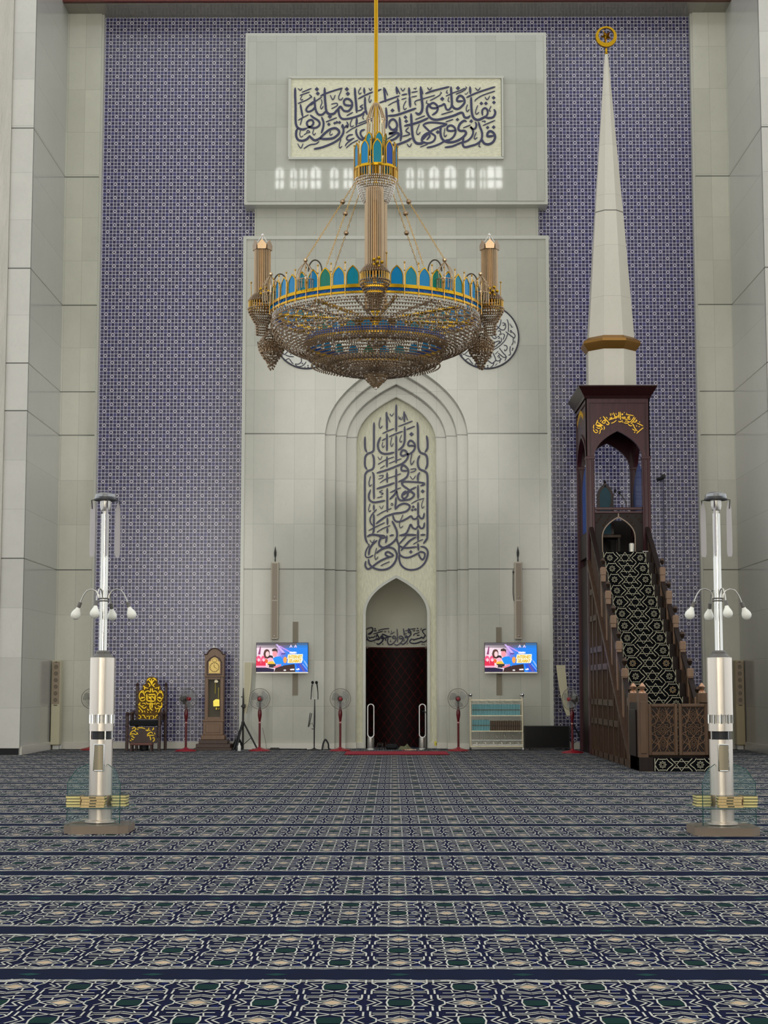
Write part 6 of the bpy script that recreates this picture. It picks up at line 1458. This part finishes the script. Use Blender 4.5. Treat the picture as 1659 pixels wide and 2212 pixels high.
t = thing('floor_socket', 'white double socket box on the skirting below the left corner speaker', 'socket', (X(121, 32.5, 1615), 32.62, .002)); mb = MB(); mb.bbox(-.10, .08, -.03, .06, .0, .10, .008); add(t, 'box', mb, M_WHITE); mb = MB(); mb.ball((-.03, -.032, .05), .02, 8); add(t, 'plug', mb, M_BLACK)
t = thing('warning_label', 'small yellow sticker on the skirting right of the niche', 'sticker', (X(943, YF-.06, 1604), YF-.0575, .05)); mb = MB(); mb.bbox(-.045, .045, -.004, .0, 0, .085, .002); add(t, 'sticker_face', mb, mat('yellow_vinyl', (224, 208, 80), .5)); mb = MB(); mb.prism([(-.012, .03), (.012, .03), (0, .055)], -.006, -.003); add(t, 'symbol', mb, M_BLACK)
t = thing('wall_camera', 'small black camera on a thin conduit fixed to the tiles right of the pulpit', 'camera', tuple(at(1434, 1032, YT-.1))); s9 = YT*1.01/3580
mb = MB(); mb.tube([(0, .06, .0), (0, .08, -.4), (0, .08, -230*s9)], .010, 6); add(t, 'conduit', mb, mat('painted_conduit', (70, 66, 96), .5)); mb = MB(); mb.bbox(-.05, .03, -.02, .06, .0, .07, .01); add(t, 'bracket', mb, M_BLACK); mb = MB(); mb.tube([(-.02, -.02, 0), (-.09, -.06, -.03), (-.14, -.09, -.05)], .035, 12); add(t, 'housing', mb, M_BLACK)

# --- silver lamp stands with glass book shelves
M_GLS = clear('tinted_glass', (110, 165, 158), .09, .02); M_GEDGE = mat('glass_edge', (22, 70, 66), .15)
M_PLN = mat('taupe_plinth', (124, 108, 92), .4); M_PAGE = mat('gilded_pages', (222, 208, 140), .45, .2, var=.12, scale=40); M_SPN = mat('ornate_spine', (204, 176, 122), .45, .2, var=.3, scale=60); M_COV = mat('dark_green_cover', (34, 44, 32), .4)
M_SILV = mat('silver_sleeve', (224, 214, 200), .32, .92, var=.03); M_GREYP = mat('grey_collar', (98, 94, 88), .45)
def lamp(side, px, Yc, mirror):
    t = thing('lamp_stand', 'silver column lamp stand with four bulbs and glass book shelf, %s side' % side, 'lamp', (at(px, 1600, Yc).x, Yc, .003), 0, 'silver lamp stands')
    Z = lambda y: zat(y, Yc)-.003; m = mirror
    def oct_(hw, hd, c): P = [(-hw+c, -hd), (hw-c, -hd), (hw, -hd+c), (hw, hd-c), (hw-c, hd), (-hw+c, hd), (-hw, hd-c), (-hw, -hd+c)]; return P
    mb = MB(); mb.prismz(oct_(.265, .265, .075), 0, .068); add(t, 'plinth', mb, M_PLN, smooth=0)
    mb = MB(); mb.prismz(oct_(.285, .285, .085), .068, .078); add(t, 'base_glass', mb, M_GLS, smooth=0)
    mb = MB(); mb.lathe([(.125, .078), (.125, .092), (.098, .10)], 32); mb.lathe([(.096, .09), (.096, Z(1597))], 32); add(t, 'lower_column', mb, M_SILV)
    mb = MB(); mb.lathe([(.080, Z(1600)), (.080, Z(1570))], 24); add(t, 'inner_core', mb, M_BLACK)
    mb = MB(); mb.lathe([(.078, Z(1572)), (.078, Z(1540))], 24); add(t, 'inner_core', mb, M_ALU)
    mb = MB(); mb.lathe([(.088, Z(1580)), (.100, Z(1579)), (.100, Z(1562)), (.088, Z(1561))], 32); add(t, 'middle_ring', mb, M_SILV)
    for k in range(10): mb = MB(); a = 2*PI*k/10+.2; mb.tube([(.096*math.cos(a), .096*math.sin(a), Z(1563)), (.096*math.cos(a), .096*math.sin(a), Z(1542))], .009, 6); add(t, 'spacer_bar', mb, M_CHROME)
    for k in range(4): mb = MB(); a = 2*PI*k/4+.5; mb.tube([(.094*math.cos(a), .094*math.sin(a), Z(1598)), (.094*math.cos(a), .094*math.sin(a), Z(1578))], .006, 6); add(t, 'spacer_bar', mb, M_CHROME)
    mb = MB(); mb.lathe([(.095, Z(1544)), (.104, Z(1544)), (.104, Z(1421)), (.095, Z(1420)), (.09, Z(1421))], 40); add(t, 'upper_sleeve', mb, M_SILV)
    mb = MB(); mb.lathe([(.092, Z(1422)), (.088, Z(1418)), (.060, Z(1412)), (.060, Z(1408)), (.048, Z(1406)), (.034, Z(1405))], 28); add(t, 'collar', mb, M_GREYP)
    mb = MB(); mb.lathe([(.034, Z(1408)), (.033, Z(1110))], 24); add(t, 'pole', mb, M_CHROME)
    mb = MB(); mb.lathe([(.022, Z(1112)), (.022, Z(1104)), (.038, Z(1102)), (.046, Z(1094)), (.046, Z(1082)), (.03, Z(1080))], 24); add(t, 'motor_cup', mb, M_ALU)
    mb = MB(); mb.lathe([(.05, Z(1081)), (.088, Z(1078)), (.092, Z(1074)), (.085, Z(1068)), (.05, Z(1064)), (.004, Z(1063))], 28); add(t, 'top_cap', mb, mat('cap_steel', (150, 150, 150), .25, .8))
    mb = MB(); mb.lathe([(.06, Z(1082)), (.098, Z(1081)), (.098, Z(1078)), (.06, Z(1077))], 28)
    for k in range(4): a = 2*PI*k/4+.3*m; mb.tube([(.08*math.cos(a), .08*math.sin(a), Z(1080)), (.118*math.cos(a), .118*math.sin(a), Z(1081)), (.112*math.cos(a), .112*math.sin(a), Z(1100))], .005, 5)
    add(t, 'blade_carrier', mb, M_BLACK)
    for k in range(4):
        a = 2*PI*k/4+.3*m; mb = MB(); bx_, by_ = .107*math.cos(a), .107*math.sin(a); d_ = a+PI/2+1.05*m; dx, dy = math.cos(d_), math.sin(d_)
        rows = ((Z(1086), .008), (Z(1102), .022), (Z(1150), .024), (Z(1195), .024), (Z(1203), .016)); n = len(rows); vs = []
        for o_ in (-.0025, .0025):
            for zz, hw_ in rows: vs += [(bx_-dx*hw_-dy*o_, by_-dy*hw_+dx*o_, zz), (bx_+dx*hw_-dy*o_, by_+dy*hw_+dx*o_, zz)]
        fs = [(2*i, 2*i+1, 2*i+3, 2*i+2) for i in range(n-1)]+[(2*n+2*i, 2*n+2*i+2, 2*n+2*i+3, 2*n+2*i+1) for i in range(n-1)]
        mb.add(vs, fs); add(t, 'folded_blade', mb, clear('frosted_blade', (196, 190, 190), .7, .2), label='translucent folding fan blade hanging down')
    # bulbs on curved arms
    zr = Z(1293); mb = MB(); mb.ring(.040, .007, zr, 24, 6); mb.ring(.040, .007, zr-.02, 24, 6); add(t, 'arm_ring', mb, M_GREYP)
    for k in range(4):
        a = 2*PI*k/4-.13*m; ca, sa = math.cos(a), math.sin(a); mb = MB()
        prof = [(.042, 0), (.045, .03), (.07, .066), (.11, .080), (.15, .070), (.18, .03), (.20, -.015), (.205, -.03)]
        mb.tube([(r*ca, r*sa, zr+h) for r, h in prof], .006, 6); o = add(t, 'lamp_arm', mb, M_ALU)
        d0, d1 = (.205, -.03), (.222, -.075); mb = MB(); mb.tube([(d0[0]*ca, d0[0]*sa, zr+d0[1]), (d1[0]*ca, d1[0]*sa, zr+d1[1])], .016, 12); add(t, 'bulb_socket', mb, M_GREYP, o)
        dr, dz = .017/.048, -.045/.048; mb = MB(); axis = Vector((dr*ca, dr*sa, dz)); p0 = Vector((d1[0]*ca, d1[0]*sa, zr+d1[1]))
        mb.tube([p0+axis*l for l in (0, .015, .035, .055, .075, .092, .102, .108)], .04, 16, taper=[.016, .02, .032, .040, .041, .033, .02, .004]); add(t, 'bulb', mb, mat('opal_bulb', (236, 234, 222), .25), o)
    # wire grille window low on the column
    g = G('woven_mesh_%s' % side, .4, .6); oo = g.pos('obj'); v1 = g.m('SINE', g.m('MULTIPLY', oo['X'], 900.)); v2 = g.m('SINE', g.m('MULTIPLY', oo['Z'], 700.))
    g.color(g.mix(g.m('GREATER_THAN', g.m('MULTIPLY', v1, v2), .0), lin((190, 178, 150)), lin((92, 84, 70))))
    mb = MB(); vs = []
    for zz in (Z(1663), Z(1610)):
        for i in range(9): b = -PI/2+(i/8-.5)*.86-.04*m; vs.append((.0985*math.cos(b), .0985*math.sin(b), zz))
    mb.add(vs, [(i, i+1, 10+i, 9+i) for i in range(8)]); o = add(t, 'mesh_window', mb, g.mat)
    mb = MB(); loop = [(.099*math.cos(b), .099*math.sin(b), zz) for zz, rng in ((Z(1664), range(9)), (Z(1608), range(8, -1, -1))) for b in [-PI/2+(i/8-.5)*.9-.04*m for i in rng]]
    mb.tube(loop, .006, 5, True); add(t, 'window_frame', mb, M_CHROME, o)
    # glass: upright fins and the shelf
    for a, r1 in ((PI, .278), (-PI/4, .278), (PI*.5, .25)):
        if m < 0: a = PI-a
        ca, sa = math.cos(a), math.sin(a); P = [(.10, .080), (r1, .080), (r1, Z(1690)), (.20, Z(1661)), (.10, Z(1650))]
        nx, ny = -sa*.004, ca*.004; mb = MB(); k = len(P); vs = [(r*ca+nx, r*sa+ny, h) for r, h in P]+[(r*ca-nx, r*sa-ny, h) for r, h in P]
        mb.add(vs, [tuple(range(k)), tuple(range(2*k-1, k-1, -1))]); o = add(t, 'glass_fin', mb, M_GLS, smooth=0)
        mb = MB(); mb.tube([(r*ca, r*sa, h) for r, h in P[1:]], .0035, 4); add(t, 'fin_edge', mb, M_GEDGE, o)
    zs_ = Z(1741); mb = MB(); mb.prismz(oct_(.27, .27, .09), zs_-.008, zs_); o = add(t, 'glass_shelf', mb, M_GLS, smooth=0)
    mb = MB(); P = oct_(.27, .27, .09); mb.tube([(x, y, zs_-.004) for x, y in P], .004, 4, True); add(t, 'shelf_edge', mb, M_GEDGE, o)
    # books, four to a stack
    th = .0235
    order = ('bottom', 'second', 'third', 'topmost')
    for nm, dx, dy, rz, wd, dp in (('front', -.02*m, -.185, .03*m, .19, .13), ('outer', -.195*m, -.105, PI/2*m, .17, .12), ('inner', .170*m, .0, -PI/2*m, .17, .12)):
        for k in range(4):
            b = thing('holy_book', '%s book of the %s stack on the %s lamp stand' % (order[k], nm, side), 'book', (t.location.x+dx+random.uniform(-.004, .004), Yc+dy+random.uniform(-.003, .003), t.location.z+zs_+.0005+k*th), rz+random.uniform(-.03, .03), 'books in the %s stack on the %s lamp stand' % (nm, side))
            mb = MB(); mb.box(-wd/2, wd/2, -dp/2, dp/2, 0, .0025); mb.box(-wd/2, wd/2, -dp/2, dp/2, th-.003, th-.0005); add(b, 'cover', mb, M_COV)
            mb = MB(); mb.box(-wd/2+.004, wd/2-.004, -dp/2+.004, dp/2-.004, .0025, th-.003); add(b, 'page_block', mb, M_PAGE)
            mb = MB(); mb.box(-wd/2, wd/2, -dp/2-.002, -dp/2+.003, .0015, th-.0015); sp_o = add(b, 'spine', mb, M_SPN)
            mb = MB(); mb.bbox(-.028, .028, -dp/2-.003, -dp/2, th*.3, th*.68, .001); add(b, 'spine_title', mb, M_COV, sp_o)
lamp('left', 219, 14.05, 1); lamp('right', 1557, 13.87, -1)
